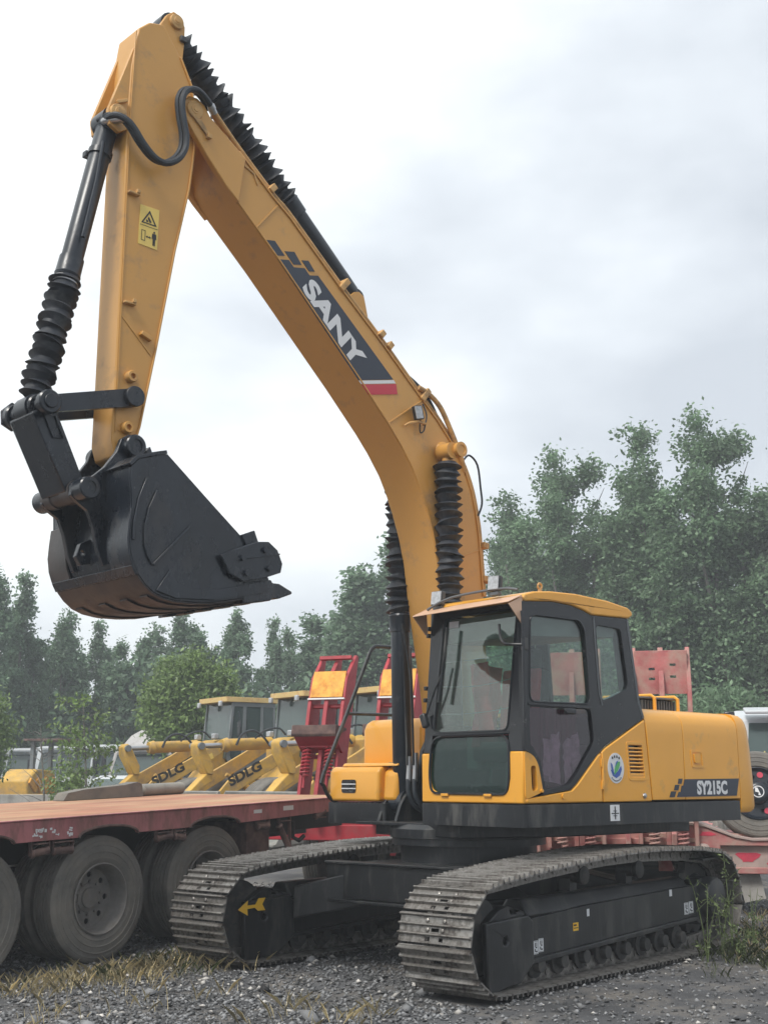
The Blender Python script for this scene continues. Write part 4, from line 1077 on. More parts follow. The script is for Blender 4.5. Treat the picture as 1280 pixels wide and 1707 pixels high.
# vents and yellow straps on the hood top
VB = MB().box((-1.62, 0.66, 2.165), (0.58, 0.55, 0.13)).build('air_intake', 'cab_black', H1, 0.03)
for k in range(13):
    MB().box((-1.36 - 0.043 * k, 0.938, 2.165), (0.014, 0.02, 0.105)).build('intake_fin', 'trim_grey', H1)
for x_ in (-1.50, -1.88):
    MB().tube([(x_, 0.98, 2.10), (x_, 0.98, 2.24), (x_ - 0.01, 0.94, 2.265), (x_, 0.4, 2.27)], 0.018, 8).build('guard_rail', 'yellow', H1)
MB().plate(roundpoly([(-1.32, 0.96), (-1.92, 0.96), (-1.92, 0.36), (-1.32, 0.36)], 0.06), [], XY, 2.232, 2.250).build('intake_cover', 'trim_grey', H1, 0.004)
# counterweight
plan = [(-2.268, 1.362), (-2.44, 1.360), (-2.53, 1.345), (-2.595, 1.305), (-2.64, 1.23), (-2.68, 1.10), (-2.73, 0.85), (-2.78, 0.55), (-2.81, 0.25)]
plan = plan + [(p[0], -p[1]) for p in plan[::-1]]
cw = MB()
lev = [(1.192, 0.30, 0.03), (1.20, 0.16, 0.012), (1.225, 0.03, 0.003), (1.26, 0.0, 0.0), (1.53, 0.03, 0.0), (1.80, 0.13, 0.0), (1.95, 0.20, 0.002), (2.015, 0.26, 0.008), (2.06, 0.33, 0.02), (2.09, 0.43, 0.04), (2.108, 0.58, 0.08), (2.114, 0.85, 0.14)]
n_ = len(plan)
vs = [(-2.268 + (p[0] + 2.268) * (1 - kx), p[1] * (1 - ky), z) for z, kx, ky in lev for p in plan]
fs = [(k * n_ + i, k * n_ + (i + 1) % n_, k * n_ + n_ + (i + 1) % n_, k * n_ + n_ + i) for k in range(len(lev) - 1) for i in range(n_)]
fs += [tuple(range(n_)), tuple((len(lev) - 1) * n_ + i for i in range(n_))]
U(cw.add(vs, fs), 'counterweight', 'yellow', smooth=40)

# ---- right side: tool box, tank, rail
tb = MB().plate([(0.48, 1.300), (0.475, 1.56), (0.455, 1.595), (0.42, 1.612), (-0.3, 1.62), (-0.3, 1.300)], [], XZ, -1.345, -0.66)
TB = U(tb, 'tool_box', 'yellow', 0.025, seg=3)
MB().plate([(0.44, 1.302), (0.42, 1.56), (0.36, 1.61), (-0.3, 1.615), (-0.3, 1.302)], [], XZ, -0.662, -0.47).build('box_flank', 'yellow', TB, 0.04, seg=3)
MB().plate([(0.43, 1.615), (-0.3, 1.625), (-0.3, 1.655), (0.40, 1.645)], [], XZ, -1.22, -0.47).build('lid', 'yellow', TB, 0.010)
MB().plate(roundpoly([(-1.16, 1.375), (-0.965, 1.375), (-0.965, 1.495), (-1.16, 1.495)], 0.025), [], YZ, 0.477, 0.483).build('grille_opening', 'cab_black', TB)
for z in (1.415, 1.455):
    MB().box((0.484, -1.06, z), (0.008, 0.195, 0.010)).build('grille_bar', 'decal_white', TB)
MB().box((0.481, -1.02, 1.43), (0.004, 0.06, 0.09)).build('grille_light', 'lamp_glass', TB)
tk = MB().plate([(0.10, 1.62), (0.10, 1.96), (0.07, 2.03), (0.0, 2.06), (-1.2, 2.07), (-1.2, 1.30), (0.05, 1.30)], [], XZ, -1.30, -0.46)
TK = U(tk, 'fuel_tank', 'yellow', 0.05, seg=3)
MB().lathe((-0.12, -0.55, 2.05), (-0.12, -0.55, 2.14), ((0, 0.09), (0.04, 0.09), (0.05, 0.07), (0.09, 0.065)), 18).build('filler_cap', 'yellow', TK)
RL = U(MB().tube([(0.42, -1.30, 1.285), (0.50, -1.32, 1.34), (0.555, -1.33, 1.44), (0.565, -1.33, 1.53), (0.27, -1.33, 2.12), (0.02, -1.33, 2.63), (-0.03, -1.33, 2.73), (-0.08, -1.33, 2.785), (-0.16, -1.33, 2.80), (-0.60, -1.33, 2.81)], 0.019, 10, 3), 'handrail', 'black_paint')
MB().tube([(0.27, -1.33, 2.12), (-0.50, -1.33, 2.13)], 0.016, 8).build('rail_bar', 'black_paint', RL)
MB().tube([(-0.58, -1.33, 2.81), (-0.62, -1.33, 2.0)], 0.019, 8).build('rail_post', 'black_paint', RL)

# ================================================================ vehicles and trailers around it
mat('faded_red', (0.42, 0.16, 0.165), 0.62, var=0.25, scale=2.5, dirt=(0.20, 0.115, 0.095), dirt_amt=0.42, dirt_scale=4.5, bump=0.2, bscale=20, stretch=(1.6, 1, 0.5))
mat('rust_deck', (0.37, 0.165, 0.10), 0.85, var=0.4, scale=1.4, dirt=(0.46, 0.31, 0.185), dirt_amt=0.60, dirt_scale=0.9, bump=0.25, bscale=30, stretch=(0.6, 2.2, 1))
mat('dark_rust', (0.085, 0.05, 0.045), 0.75, var=0.35, scale=6, dirt=(0.19, 0.12, 0.10), dirt_amt=0.5, dirt_scale=6, bump=0.2, bscale=30)
mat('chassis_black', (0.018, 0.018, 0.020), 0.6, var=0.3, dirt=(0.05, 0.045, 0.04), dirt_amt=0.4)
mat('tyre', (0.14, 0.134, 0.122), 0.82, var=0.25, scale=5, dirt=(0.20, 0.185, 0.16), dirt_amt=0.6, dirt_scale=3.5, bump=0.15, bscale=50)
mat('rim', (0.20, 0.19, 0.18), 0.6, metal=0.2, var=0.3, scale=6, dirt=(0.22, 0.20, 0.175), dirt_amt=0.5, dirt_scale=5, bump=0.1)
mat('bright_red', (0.36, 0.022, 0.035), 0.5, var=0.2, scale=3, dirt=(0.26, 0.06, 0.06), dirt_amt=0.35, dirt_scale=4)
mat('pink_red', (0.42, 0.135, 0.135), 0.7, var=0.25, scale=4, dirt=(0.42, 0.30, 0.25), dirt_amt=0.62, dirt_scale=3.5, bump=0.2, bscale=25)
mat('fresh_red', (0.55, 0.05, 0.09), 0.6, var=0.2, scale=8)
mat('patch_yellow', (0.75, 0.36, 0.03), 0.55, var=0.25, scale=9, dirt=(0.50, 0.18, 0.05), dirt_amt=0.35, dirt_scale=7)
mat('loader_yellow', (0.60, 0.36, 0.055), 0.5, var=0.14, scale=2, dirt=(0.34, 0.23, 0.12), dirt_amt=0.48, dirt_scale=3)
mat('loader_grey', (0.16, 0.18, 0.19), 0.5, var=0.15)
mat('bucket_grey', (0.20, 0.20, 0.185), 0.7, var=0.25, scale=4, dirt=(0.30, 0.28, 0.24), dirt_amt=0.5)
mat('roof_cream', (0.62, 0.45, 0.18), 0.6, var=0.12, dirt=(0.40, 0.17, 0.10), dirt_amt=0.3, dirt_scale=6)
mat('white_paint', (0.52, 0.55, 0.57), 0.4, var=0.06, dirt=(0.45, 0.44, 0.42), dirt_amt=0.2)
mat('grey_body', (0.40, 0.385, 0.375), 0.5, var=0.1, dirt=(0.30, 0.28, 0.26), dirt_amt=0.3)
mat('container_grey', (0.30, 0.285, 0.28), 0.6, var=0.1, dirt=(0.22, 0.2, 0.19), dirt_amt=0.3)
mat('concrete', (0.36, 0.345, 0.32), 0.9, var=0.15, scale=3, dirt=(0.22, 0.21, 0.19), dirt_amt=0.4, bump=0.3)
mat('dust_pink', (0.42, 0.32, 0.29), 0.9, var=0.2, scale=4, dirt=(0.34, 0.30, 0.27), dirt_amt=0.5, dirt_scale=5)
mat('brass', (0.50, 0.42, 0.18), 0.35, metal=0.7)

# ---- wheel built once: outer face in the x-z plane at y=0, axle along -y
def wheel_parts(Rr=0.52, wd=0.28, rim_r=0.292, dish=0.13, mt='tyre', rimmt='rim', holes=8):
    pr = [(-wd, rim_r * 0.98), (-wd - 0.0, rim_r * 1.2), (-wd * 1.0, Rr * 0.86), (-wd * 0.95, Rr * 0.96), (-wd * 0.88, Rr)]
    for k in range(4):
        y = -wd * (0.78 - 0.155 * k)
        pr += [(y - 0.008, Rr), (y - 0.006, Rr - 0.012), (y + 0.006, Rr - 0.012), (y + 0.008, Rr)]
    pr += [(-wd * 0.12, Rr), (-wd * 0.05, Rr * 0.965), (-0.010, Rr * 0.93), (-0.007, Rr * 0.925), (-0.009, Rr * 0.91), (-0.002, Rr * 0.86), (0.004, Rr * 0.855), (0.004, Rr * 0.84), (0.0, Rr * 0.835), (0.003, Rr * 0.76), (0.007, Rr * 0.755), (0.007, Rr * 0.74), (0.002, Rr * 0.735), (-0.001, Rr * 0.66), (0.003, Rr * 0.655), (0.002, Rr * 0.64), (-0.004, rim_r * 1.10), (-0.015, rim_r * 1.01), (-0.05, rim_r * 0.97)]
    t = MB().lathe((0, 0, 0), (0, 1, 0), pr, 48, cap=False)
    rp = [(-0.03, rim_r * 1.0), (0.002, rim_r * 1.02), (0.006, rim_r * 0.985), (-0.01, rim_r * 0.95), (-dish * 0.8, rim_r * 0.90), (-dish, rim_r * 0.86)]
    r_ = MB().lathe((0, 0, 0), (0, 1, 0), rp, 40, cap=False)
    outer = [(rim_r * 0.87 * math.cos(a), rim_r * 0.87 * math.sin(a)) for a in np.linspace(0, 2 * math.pi, 41)[:-1]]
    hs = []
    for k in range(holes):
        a = 2 * math.pi * k / holes + 0.3
        hs.append([(rim_r * 0.66 * math.cos(a) + 0.026 * math.cos(b), rim_r * 0.66 * math.sin(a) + 0.026 * math.sin(b)) for b in np.linspace(0, 2 * math.pi, 11)[:-1]])
    d_ = MB().plate(outer, hs, XZ, -dish - 0.012, -dish)
    d_.lathe((0, -dish - 0.01, 0), (0, -dish + 0.03, 0), ((0, rim_r * 0.42), (0.02, rim_r * 0.40), (0.025, rim_r * 0.3), (0.04, rim_r * 0.28)), 24)
    for k in range(10):
        a = 2 * math.pi * k / 10
        d_.cyl((rim_r * 0.47 * math.cos(a), -dish, rim_r * 0.47 * math.sin(a)), (rim_r * 0.47 * math.cos(a), -dish + 0.022, rim_r * 0.47 * math.sin(a)), 0.013, n=6)
    bk = MB().cyl((0, -wd, 0), (0, -wd + 0.01, 0), rim_r, n=24)
    return t.mesh('tyre', mt), r_.mesh('rim', rimmt), d_.mesh('wheel_disc', rimmt), bk.mesh('brake_drum', 'chassis_black')
WM = wheel_parts(dish=0.17)
def place(me, name, parent, loc=(0, 0, 0), rot=(0, 0, 0)):
    o = bpy.data.objects.new(name, me)
    COL.objects.link(o)
    o.parent = parent
    o.location = loc
    o.rotation_euler = rot
    return o
def wheel(parent, loc, rot=(0, 0, 0), wm=None):
    wm = wm or WM
    t = place(wm[0], 'wheel', parent, loc, rot)
    place(wm[1], 'rim', t)
    place(wm[2], 'wheel_disc', t)
    place(wm[3], 'brake_drum', t)
    return t

# ---- flatbed trailer in the left foreground
FT = empty('flatbed_trailer', (2.288, -2.176, -0.01), (0, 0.034, 0.0937))
tag(FT, 'long faded red flatbed trailer with bare rusty deck and truck tyres, beside the tracks', 'trailer')
XE = -3.75
MB().plate([(6.5, 0.03), (6.5, -2.95), (XE, -2.95), (XE, 0.03)], [], XY, 1.185, 1.213).build('deck', 'rust_deck', FT)
rail = [(6.5, 1.205), (6.5, 1.035)]
AX = (1.33, 0.0, -1.33)
for ax in (3.99, 2.66) + AX:
    for i in range(11):
        t = R(180 * i / 10)
        rail.append((ax - 0.02 + 0.33 * math.cos(t), 1.04 + 0.075 * math.sin(t)))
rail += [(XE, 1.085), (XE, 1.205)]
MB().plate(rail, [], XZ, 0.032, 0.058).build('side_rail', 'faded_red', FT, 0.004)
MB().box(((6.5 + XE) / 2, 0.045, 1.2125), (6.5 - XE, 0.05, 0.012)).build('rail_lip', 'faded_red', FT, 0.004)
for ax in AX:
    MB().tube([(ax - 0.02 + 0.335 * math.cos(R(180 * i / 12)), 0.062, 1.04 + 0.08 * math.sin(R(180 * i / 12))) for i in range(13)], 0.012, 6).build('arch_rim', 'dark_rust', FT)
for x0, x1, z, tl in ((0.79, 0.61, 0.945, 0.02), (0.57, 0.36, 0.95, 0.0), (-0.60, -0.79, 0.965, 0.02), (-0.82, -0.96, 0.975, -0.02), (-1.96, -2.14, 0.99, 0.0), (-2.30, -2.47, 0.985, -0.25), (-2.88, -3.05, 1.03, 0.05)):
    a, b = Vector((x0, 0.03, z)), Vector((x1, 0.03, z + tl))
    MB().lathe(a, b, ((0, 0.030), (0.012, 0.040), (0.03, 0.032), ((b - a).length - 0.03, 0.032), ((b - a).length - 0.012, 0.040), ((b - a).length, 0.03)), 12).build('tie_roller', 'dark_rust', FT)
    for p in (a, b):
        MB().box((p.x, 0.03, (p.z + 1.06) / 2), (0.014, 0.035, 1.06 - p.z + 0.03)).build('roller_hanger', 'dark_rust', FT)
    MB().box(((a.x + b.x) / 2, 0.05, 1.02), (abs(a.x - b.x), 0.012, 0.012)).build('roller_loop', 'dark_rust', FT)
for ax in AX:
    wheel(FT, (ax, 0.0, 0.515), (0, ax * 1.7 + 0.25, 0))
    wheel(FT, (ax, -0.33, 0.515), (0, ax * 2.9, 0))
    wheel(FT, (ax, -2.30, 0.515), (0, ax, math.pi))
    MB().cyl((ax, -0.5, 0.515), (ax, -2.4, 0.515), 0.075, n=14).build('axle', 'chassis_black', FT)
    MB().box((ax, -0.85, 0.72), (1.1, 0.09, 0.09)).build('leaf_spring', 'chassis_black', FT, 0.01)
for y in (-0.85, -2.05):
    MB().box(((6.5 + XE) / 2, y, 0.98), (6.5 - XE, 0.14, 0.38)).build('chassis_beam', 'chassis_black', FT, 0.006)
for k in range(9):
    MB().box((-3.2 + 1.1 * k, -1.45, 1.12), (0.10, 2.8, 0.12)).build('cross_member', 'chassis_black', FT)
MB().box(((-1.95 + XE) / 2, -0.30, 0.97), (abs(XE + 1.95), 0.06, 0.17)).build('rear_beam', 'chassis_black', FT, 0.005)
MB().box((-2.02, -0.28, 0.84), (0.34, 0.56, 0.40)).build('mud_board', 'dark_rust', FT, 0.006)
MB().tube([(-2.62, -0.05, 1.0), (-2.62, -0.05, 0.84), (-2.72, -0.05, 0.80), (-2.80, -0.05, 0.84)], 0.022, 8).build('tow_hook', 'chassis_black', FT)
for (x_, z_, w_, h_, mt) in ((-2.42, 1.145, 0.16, 0.045, 'decal_white'), (-1.95, 1.135, 0.12, 0.035, 'decal_white')):
    MB().box((x_, 0.0595, z_), (w_, 0.002, h_)).build('reflector_tape', mt, FT)
random.seed(11)
wn = MB()
for k in range(24):
    u = random.random()
    wn.box((0.79 - 0.40 * u + random.uniform(-.01, .01), 0.0595, 1.105 + random.uniform(-.032, .032)), (random.uniform(.01, .04), 0.002, random.uniform(.006, .03)), Matrix.Rotation(random.uniform(-.3, .3), 3, 'Y'))
wn = wn.build('worn_lettering', 'decal_white', FT)
wn['kind'] = 'stuff'

# things lying along the far edge of the deck
mt_ = MB()
top_ = [(-1.80, 1.225), (-1.86, 1.30), (-2.1, 1.33), (-2.4, 1.345), (-2.7, 1.36), (-2.9, 1.385), (-2.97, 1.36), (-3.0, 1.216)]
mt_.plate([(-1.80, 1.216)] + top_, [], XZ, -2.80, -2.62)
o = mt_.build('rubber_mat', 'tyre', None, 0.03, loc=FT.location, rot=FT.rotation_euler)
tag(o, 'dark folded rubber mat lying on the far edge of the rusty deck', 'mat')
o = MB().lathe((-3.04, -2.72, 1.285), (-3.74, -2.72, 1.285), ((0, 0.05), (0.02, 0.07), (0.68, 0.07), (0.70, 0.05)), 14).build('grey_pipe', 'bucket_grey', None, loc=FT.location, rot=FT.rotation_euler)
tag(o, 'short grey pipe lying on the far edge of the rusty deck, right of the mat', 'pipe')

# ---- low-bed trailers seen from behind, ramps folded up
def spring_path(p, h, r_, turns):
    return [(p[0] + r_ * math.cos(t), p[1] + r_ * math.sin(t), p[2] + h * t / (2 * math.pi * turns)) for t in np.linspace(0, 2 * math.pi * turns, int(turns * 10))]
def ramp(parent, loc, lean, mt, hgt=2.15, wd=0.66, style=0, spring_z=0.45, rz=0):
    """stands on its hinge: x = towards the viewer, y = across, z = up"""
    e_ = MB()
    q = []
    side_p = [(-0.14, 0.0), (0.16, 0.0), (0.17, hgt * 0.62), (0.15, hgt * 0.82), (-0.10, hgt), (-0.16, hgt), (-0.15, hgt * 0.8)]
    R_ = MB().plate(side_p, [], XZ, -wd / 2, -wd / 2 + 0.05).build('ramp', mt, parent, 0.006, loc=loc, rot=(0, lean, rz))
    MB().plate(side_p, [], XZ, wd / 2 - 0.05, wd / 2).build('ramp_beam', mt, R_, 0.006)
    MB().plate(side_p, [], XZ, -0.03, 0.03).build('ramp_beam', mt, R_, 0.006)
    for z in (0.10, hgt * 0.36, hgt * 0.66, hgt * 0.97):
        MB().box((0.06 if z < hgt * 0.9 else 0.0, 0, z), (0.06, wd - 0.06, 0.05)).build('ramp_rung', mt, R_, 0.005)
    if style == 0:
        MB().plate([(-wd / 2 + 0.03, hgt * 0.70), (wd / 2 - 0.03, hgt * 0.70), (wd / 2 - 0.03, hgt * 0.865), (-wd / 2 + 0.03, hgt * 0.865)], [], lambda u, v, w_: (0.175 + w_ - (v - hgt * 0.70) * 0.13, u, v), 0, 0.015).build('yellow_patch', 'patch_yellow', R_)
        MB().box((0.175, 0, hgt * 0.69), (0.03, wd, 0.02)).build('patch_edge', 'decal_white', R_)
        MB().plate([(0.10, 0.86), (0.42, 1.00), (0.44, 1.06), (0.42, 1.12), (0.12, 1.18)], [], XZ, -wd / 2 - 0.03, wd / 2 + 0.03).build('foot_bracket', mt, R_, 0.01)
        MB().plate([(0.43, 0.99), (0.10, 1.17), (0.10, 1.20), (0.46, 1.14), (0.455, 1.02)], [], XZ, -wd / 2 - 0.05, wd / 2 + 0.05).build('foot_plate', 'dark_rust', R_, 0.006)
    else:
        hs = []
        for a, b in ((-0.08, 0.88), (0.10, 0.90), (-0.08, 0.83), (0.10, 0.84)):
            hs.append([(a * wd * 2 - 0.035, hgt * b), (a * wd * 2 + 0.035, hgt * b), (a * wd * 2 + 0.035, hgt * b + 0.03), (a * wd * 2 - 0.035, hgt * b + 0.03)])
        MB().plate([(-wd / 2 + 0.04, hgt * 0.76), (wd / 2 - 0.04, hgt * 0.76), (wd / 2 - 0.04, hgt * 0.97), (-wd / 2 + 0.04, hgt * 0.97)], hs if style == 2 else [], YZ, 0.05, 0.07).build('ramp_plate', mt, R_)
        MB().box((0.03, 0, hgt * 0.52), (0.05, wd - 0.08, hgt * 0.20)).build('ramp_plate', mt, R_)
    for y in (-0.16, 0.16):
        s_ = MB().tube(spring_path((0.22, y, spring_z), 0.38, 0.055, 8), 0.014, 6).build('spring', mt, R_)
        MB().cyl((0.22, y, spring_z - 0.15), (0.22, y, spring_z + 0.45), 0.018, n=8).build('spring_rod', mt, R_)
    MB().box((0.22, 0, spring_z + 0.40), (0.05, wd, 0.04)).build('spring_bar', mt, R_, 0.004)
    return R_
def lowbed(name, label, loc, rz, mt, ys, hinge, lean, spring_z, styles, hgt, wid=3.0, deckz=1.0, rwd=0.68):
    T = empty(name, loc, (0, 0, rz))
    tag(T, label, 'trailer')
    MB().box((-4.0, 0, deckz - 0.06), (7.9, wid - 0.1, 0.10)).build('deck', mt, T, 0.01)
    MB().box((-0.10, 0, deckz - 0.17), (0.16, wid, 0.20)).build('rear_beam', mt, T, 0.012)
    for y in (-0.5, 0.5):
        MB().box((-4.0, y, deckz - 0.28), (7.6, 0.16, 0.34)).build('chassis_beam', mt, T)
    for ax in (-1.4, -2.7, -4.0):
        for y, rz_ in ((wid / 2 - 0.15, 0), (-wid / 2 + 0.15, math.pi)):
            wheel(T, (ax, y, 0.47), (0, ax, rz_))
    for y, stl in zip(ys, styles):
        ramp(T, (0.02, y, hinge), lean, mt, hgt, rwd, stl, spring_z)
    return T
RT = lowbed('lowbed_trailer', 'bright red low-bed trailer with two upright ramps carrying yellow patches', (-3.07, -4.13, 0), R(20), 'bright_red', (-0.50, 0.50), 0.98, R(-15), 0.52, (0, 0), 2.30, 2.6, rwd=0.53)
PT = lowbed('lowbed_trailer', 'faded pink low-bed trailer with dusty upright ramps behind the counterweight', (-4.10, -0.85, 0), R(28.6), 'pink_red', (-0.50, 0.55), 0.72, R(2), 0.03, (1, 2), 2.33, 3.2, 0.90)
# rear corner of the pink trailer: curved fender, boss, recessed panel with fresh paint
fp = [(0.75, 1.02), (0.95, 1.0), (1.12, 0.94), (1.28, 0.88), (1.48, 0.845), (1.70, 0.85), (1.92, 0.90), (2.1, 0.98)]
MB().plate(fp + [(p[0], p[1] - 0.03) for p in fp[::-1]], [], YZ, -0.95, 0.12).build('fender', 'dust_pink', PT, 0.004)
MB().plate([(0.75, 0.99)] + [(p[0], p[1] - 0.032) for p in fp[1:]] + [(2.1, 0.45), (0.80, 0.45), (0.72, 0.70)], [[(1.12, 0.52), (2.02, 0.52), (2.02, 0.76), (1.12, 0.76)]], YZ, 0.0, 0.10).build('corner_panel', 'pink_red', PT, 0.008)
MB().box((0.02, 1.57, 0.64), (0.02, 0.92, 0.26)).build('recess_panel', 'dust_pink', PT)
for a, b, c_, d_ in ((1.42, 0.55, 0.28, 0.16), (1.68, 0.54, 0.12, 0.08), (0.97, 0.855, 0.2, 0.07), (1.98, 0.88, 0.12, 0.05)):
    blob = [(a + c_ / 2 * math.cos(t) * (0.8 + 0.35 * math.sin(3 * t + a * 9)), b + d_ / 2 + d_ / 2 * math.sin(t) * (0.9 + 0.3 * math.cos(2 * t))) for t in np.linspace(0, 2 * math.pi, 17)[:-1]]
    MB().plate(blob, [], YZ, 0.031 if b < 0.8 else 0.101, 0.034 if b < 0.8 else 0.104).build('paint_patch', 'fresh_red', PT)
MB().lathe((0.09, 0.93, 0.70), (0.17, 0.93, 0.70), ((0, 0.085), (0.05, 0.08), (0.06, 0.06), (0.08, 0.055), (0.08, 0.035), (0.05, 0.03)), 20).build('hinge_boss', 'dust_pink', PT)
for k in range(4):
    MB().box((0.14, -0.95 + 0.52 * k, 0.72), (0.22, 0.06, 0.42), Matrix.Rotation(0.25 * (k % 2), 3, 'Y')).build('hinge_bracket', 'pink_red', PT, 0.01)
MB().box((-0.02, 1.45, 0.30), (0.03, 0.24, 0.30), Matrix.Rotation(0.2, 3, 'X')).build('mud_flap', 'concrete', PT)
MB().box((0.16, -1.52, 0.70), (0.03, 0.42, 0.46)).build('marker_board', 'white_paint', PT)
# spare wheel lying against the gooseneck of the pink trailer
SM = wheel_parts(0.50, 0.27, 0.30, 0.03, 'tyre', 'cyl_black', 6)
sw = empty('spare_wheel', (-4.93, 0.50, 1.345), (0, 0, R(-62)))
tag(sw, 'spare truck wheel with black hub and pink dots resting on the pink trailer', 'wheel')
t_ = place(SM[0], 'tyre', sw, (0, 0, 0), (R(12), 0, 0))
place(SM[1], 'rim', t_)
place(SM[2], 'wheel_disc', t_)
place(SM[3], 'brake_drum', t_)
for k in range(5):
    a = 2 * math.pi * k / 5 + 0.5
    MB().cyl((0.22 * math.cos(a), -0.028, 0.22 * math.sin(a)), (0.22 * math.cos(a), -0.020, 0.22 * math.sin(a)), 0.035, n=14).build('pink_dot', 'fresh_red', t_)
HB = MB().lathe((0, -0.03, 0), (0, 0.09, 0), ((0, 0.13), (0.09, 0.125), (0.11, 0.11), (0.12, 0.08)), 24).build('hub_cap', 'cyl_black', t_)
MB().plate(ell(0, 0, 0.068, 0.068, 24), [ell(0, 0, 0.058, 0.058, 24)], XZ, 0.0905, 0.093).build('hub_emblem', 'decal_white', t_)
MB().plate([(-0.03, -0.045), (0.005, 0.045), (0.03, 0.05), (0.035, 0.0), (-0.005, -0.01), (0.0, -0.04)], [], XZ, 0.0905, 0.093).build('hub_emblem', 'decal_white', t_)

# ---- wheel loaders
LWM = wheel_parts(0.78, 0.58, 0.34, 0.12, 'tyre', 'loader_yellow', 6)
def make_loader():
    T = empty('wheel_loader')
    K = 0.76
    def XZ(u, v, w_):
        return (u * K if u > 0.2 else u - 0.2 * (1 - K), w_, v)
    def kx(p):
        return (p[0] * K, p[1], p[2])
    for x_ in (1.05, -1.35):
        wheel(T, (x_, 1.30, 0.78), (0, x_, 0), LWM)
        wheel(T, (x_, -1.30, 0.78), (0, x_, math.pi), LWM)
    MB().plate([(0.1, 0.75), (1.3, 0.75), (1.4, 1.0), (0.62, 1.70), (0.60, 2.30), (0.2, 2.40), (0.0, 1.6)], [], XZ, -0.40, 0.40).build('front_frame', 'loader_yellow', T, 0.03)
    for y in (0.62, -0.70):
        arm_p = [(0.15, 2.33), (0.35, 2.40), (1.2, 2.04), (2.55, 1.50), (3.05, 1.10), (3.25, 0.70), (3.05, 0.62), (2.75, 0.98), (2.35, 1.26), (1.1, 1.78), (0.2, 2.18)]
        A_ = MB().plate(arm_p, [], XZ, y, y + 0.07).build('lift_arm', 'loader_yellow', T, 0.012)
        if y > 0:
            text_mesh('SDLG', 'lettering', 'decal_black', A_, Vector((1.90, y + 0.072, 1.37)), (-0.90, 0, 0.43), (0.43, 0, 0.90), 0.80, 0.20, 0.003, 0.045)
            MB().plate([(0.95, 2.00), (0.72, 2.09), (0.66, 1.98), (0.90, 1.88)], [], XZ, y + 0.072, y + 0.076).build('sticker', 'decal_yellow', A_)
    MB().plate([(2.62, 1.60), (2.82, 1.62), (3.12, 2.02), (3.14, 2.20), (3.04, 2.28), (2.92, 2.22), (2.62, 1.80)], [], XZ, -0.16, 0.16).build('rocker', 'loader_yellow', T, 0.03)
    MB().cyl(kx((3.03, -0.22, 2.17)), kx((3.03, 0.22, 2.17)), 0.07, n=14).build('rocker_pin', 'loader_grey', T)
    MB().plate([(2.66, 1.72), (3.0, 1.5), (3.45, 1.18), (3.5, 1.02), (3.38, 1.0), (2.9, 1.36), (2.6, 1.5)], [], XZ, -0.12, 0.12).build('bucket_link', 'loader_yellow', T, 0.02)
    MB().cyl(kx((2.95, 0, 2.17)), kx((2.2, 0, 2.20)), 0.055, n=12).build('tilt_rod', 'steel', T)
    MB().lathe(kx((2.3, 0, 2.196)), kx((0.75, 0, 2.26)), ((0, 0.12), (0.12, 0.15), (0.14, 0.125), (1.17, 0.125)), 18).build('tilt_cylinder', 'loader_yellow', T)
    MB().tube([kx(q) for q in ((1.95, 0.14, 2.2), (1.8, 0.16, 2.42), (1.5, 0.2, 2.50), (1.2, 0.2, 2.40), (0.95, 0.2, 2.2))], 0.025, 6, 3).build('hose', 'hose', T)
    # bucket
    bp = [(3.35, 1.30), (3.25, 0.95), (3.28, 0.62), (3.55, 0.42), (4.35, 0.36), (4.35, 0.40), (3.60, 0.48), (3.36, 0.66), (3.33, 0.95), (3.42, 1.28)]
    B_ = MB().plate(bp, [], XZ, -1.45, 1.45).build('bucket', 'bucket_grey', T, 0.008)
    for y in (-1.45, 1.42):
        MB().plate([(3.38, 1.30), (3.27, 0.95), (3.30, 0.62), (3.56, 0.43), (4.3, 0.38)], [], XZ, y, y + 0.03).build('bucket_side', 'bucket_grey', B_)
    # rear body and cab
    MB().plate([(-2.9, 1.05), (-2.95, 1.9), (-2.7, 2.12), (-1.25, 2.2), (-1.25, 1.05)], [], XZ, -0.75, 0.75).build('hood', 'loader_yellow', T, 0.06, seg=3)
    MB().plate([(-1.25, 0.8), (0.2, 0.8), (0.25, 1.5), (-1.25, 1.6)], [], XZ, -0.85, 0.85).build('rear_frame', 'loader_yellow', T, 0.03)
    for y in (0.75, -1.15):
        MB().box((-1.35, y + 0.2, 1.62), (1.5, 0.42, 0.08)).build('fender', 'loader_grey', T, 0.02)
    c_ = MB()
    z0, z1 = 1.62, 3.22

    XZ = globals()['XZ']
    fr = [(0.20, z0 + 0.35), (0.05, z1), (-1.32, z1), (-1.38, z0), (-0.05, z0)]
    for y in (-0.76, 0.70):
        c_.plate(fr, [[(0.10, z0 + 0.42), (-0.02, z1 - 0.1), (-0.30, z1 - 0.1), (-0.26, z0 + 0.15), (-0.05, z0 + 0.15)], [(-0.38, z0 + 0.72), (-0.40, z1 - 0.1), (-0.86, z1 - 0.1), (-0.86, z0 + 0.72)], [(-0.95, z0 + 0.5), (-0.95, z1 - 0.1), (-1.26, z1 - 0.1), (-1.30, z0 + 0.5)]], XZ, y, y + 0.06)
    c_.plate([(-0.70, z0), (0.70, z0), (0.70, z1), (-0.70, z1)], [[(-0.60, z0 + 0.3), (0.60, z0 + 0.3), (0.60, z1 - 0.1), (-0.60, z1 - 0.1)]], lambda u, v, w_: (-1.36 + w_, u, v), 0, 0.05)
    CB_ = c_.build('cab', 'loader_grey', T, 0.01)
    MB().plate([(0.16, z0 + 0.36), (0.02, z1 - 0.02), (0.0, z1 - 0.02), (0.14, z0 + 0.36)], [], XZ, -0.72, 0.72).build('windscreen', 'glass_far', CB_, smooth=0)
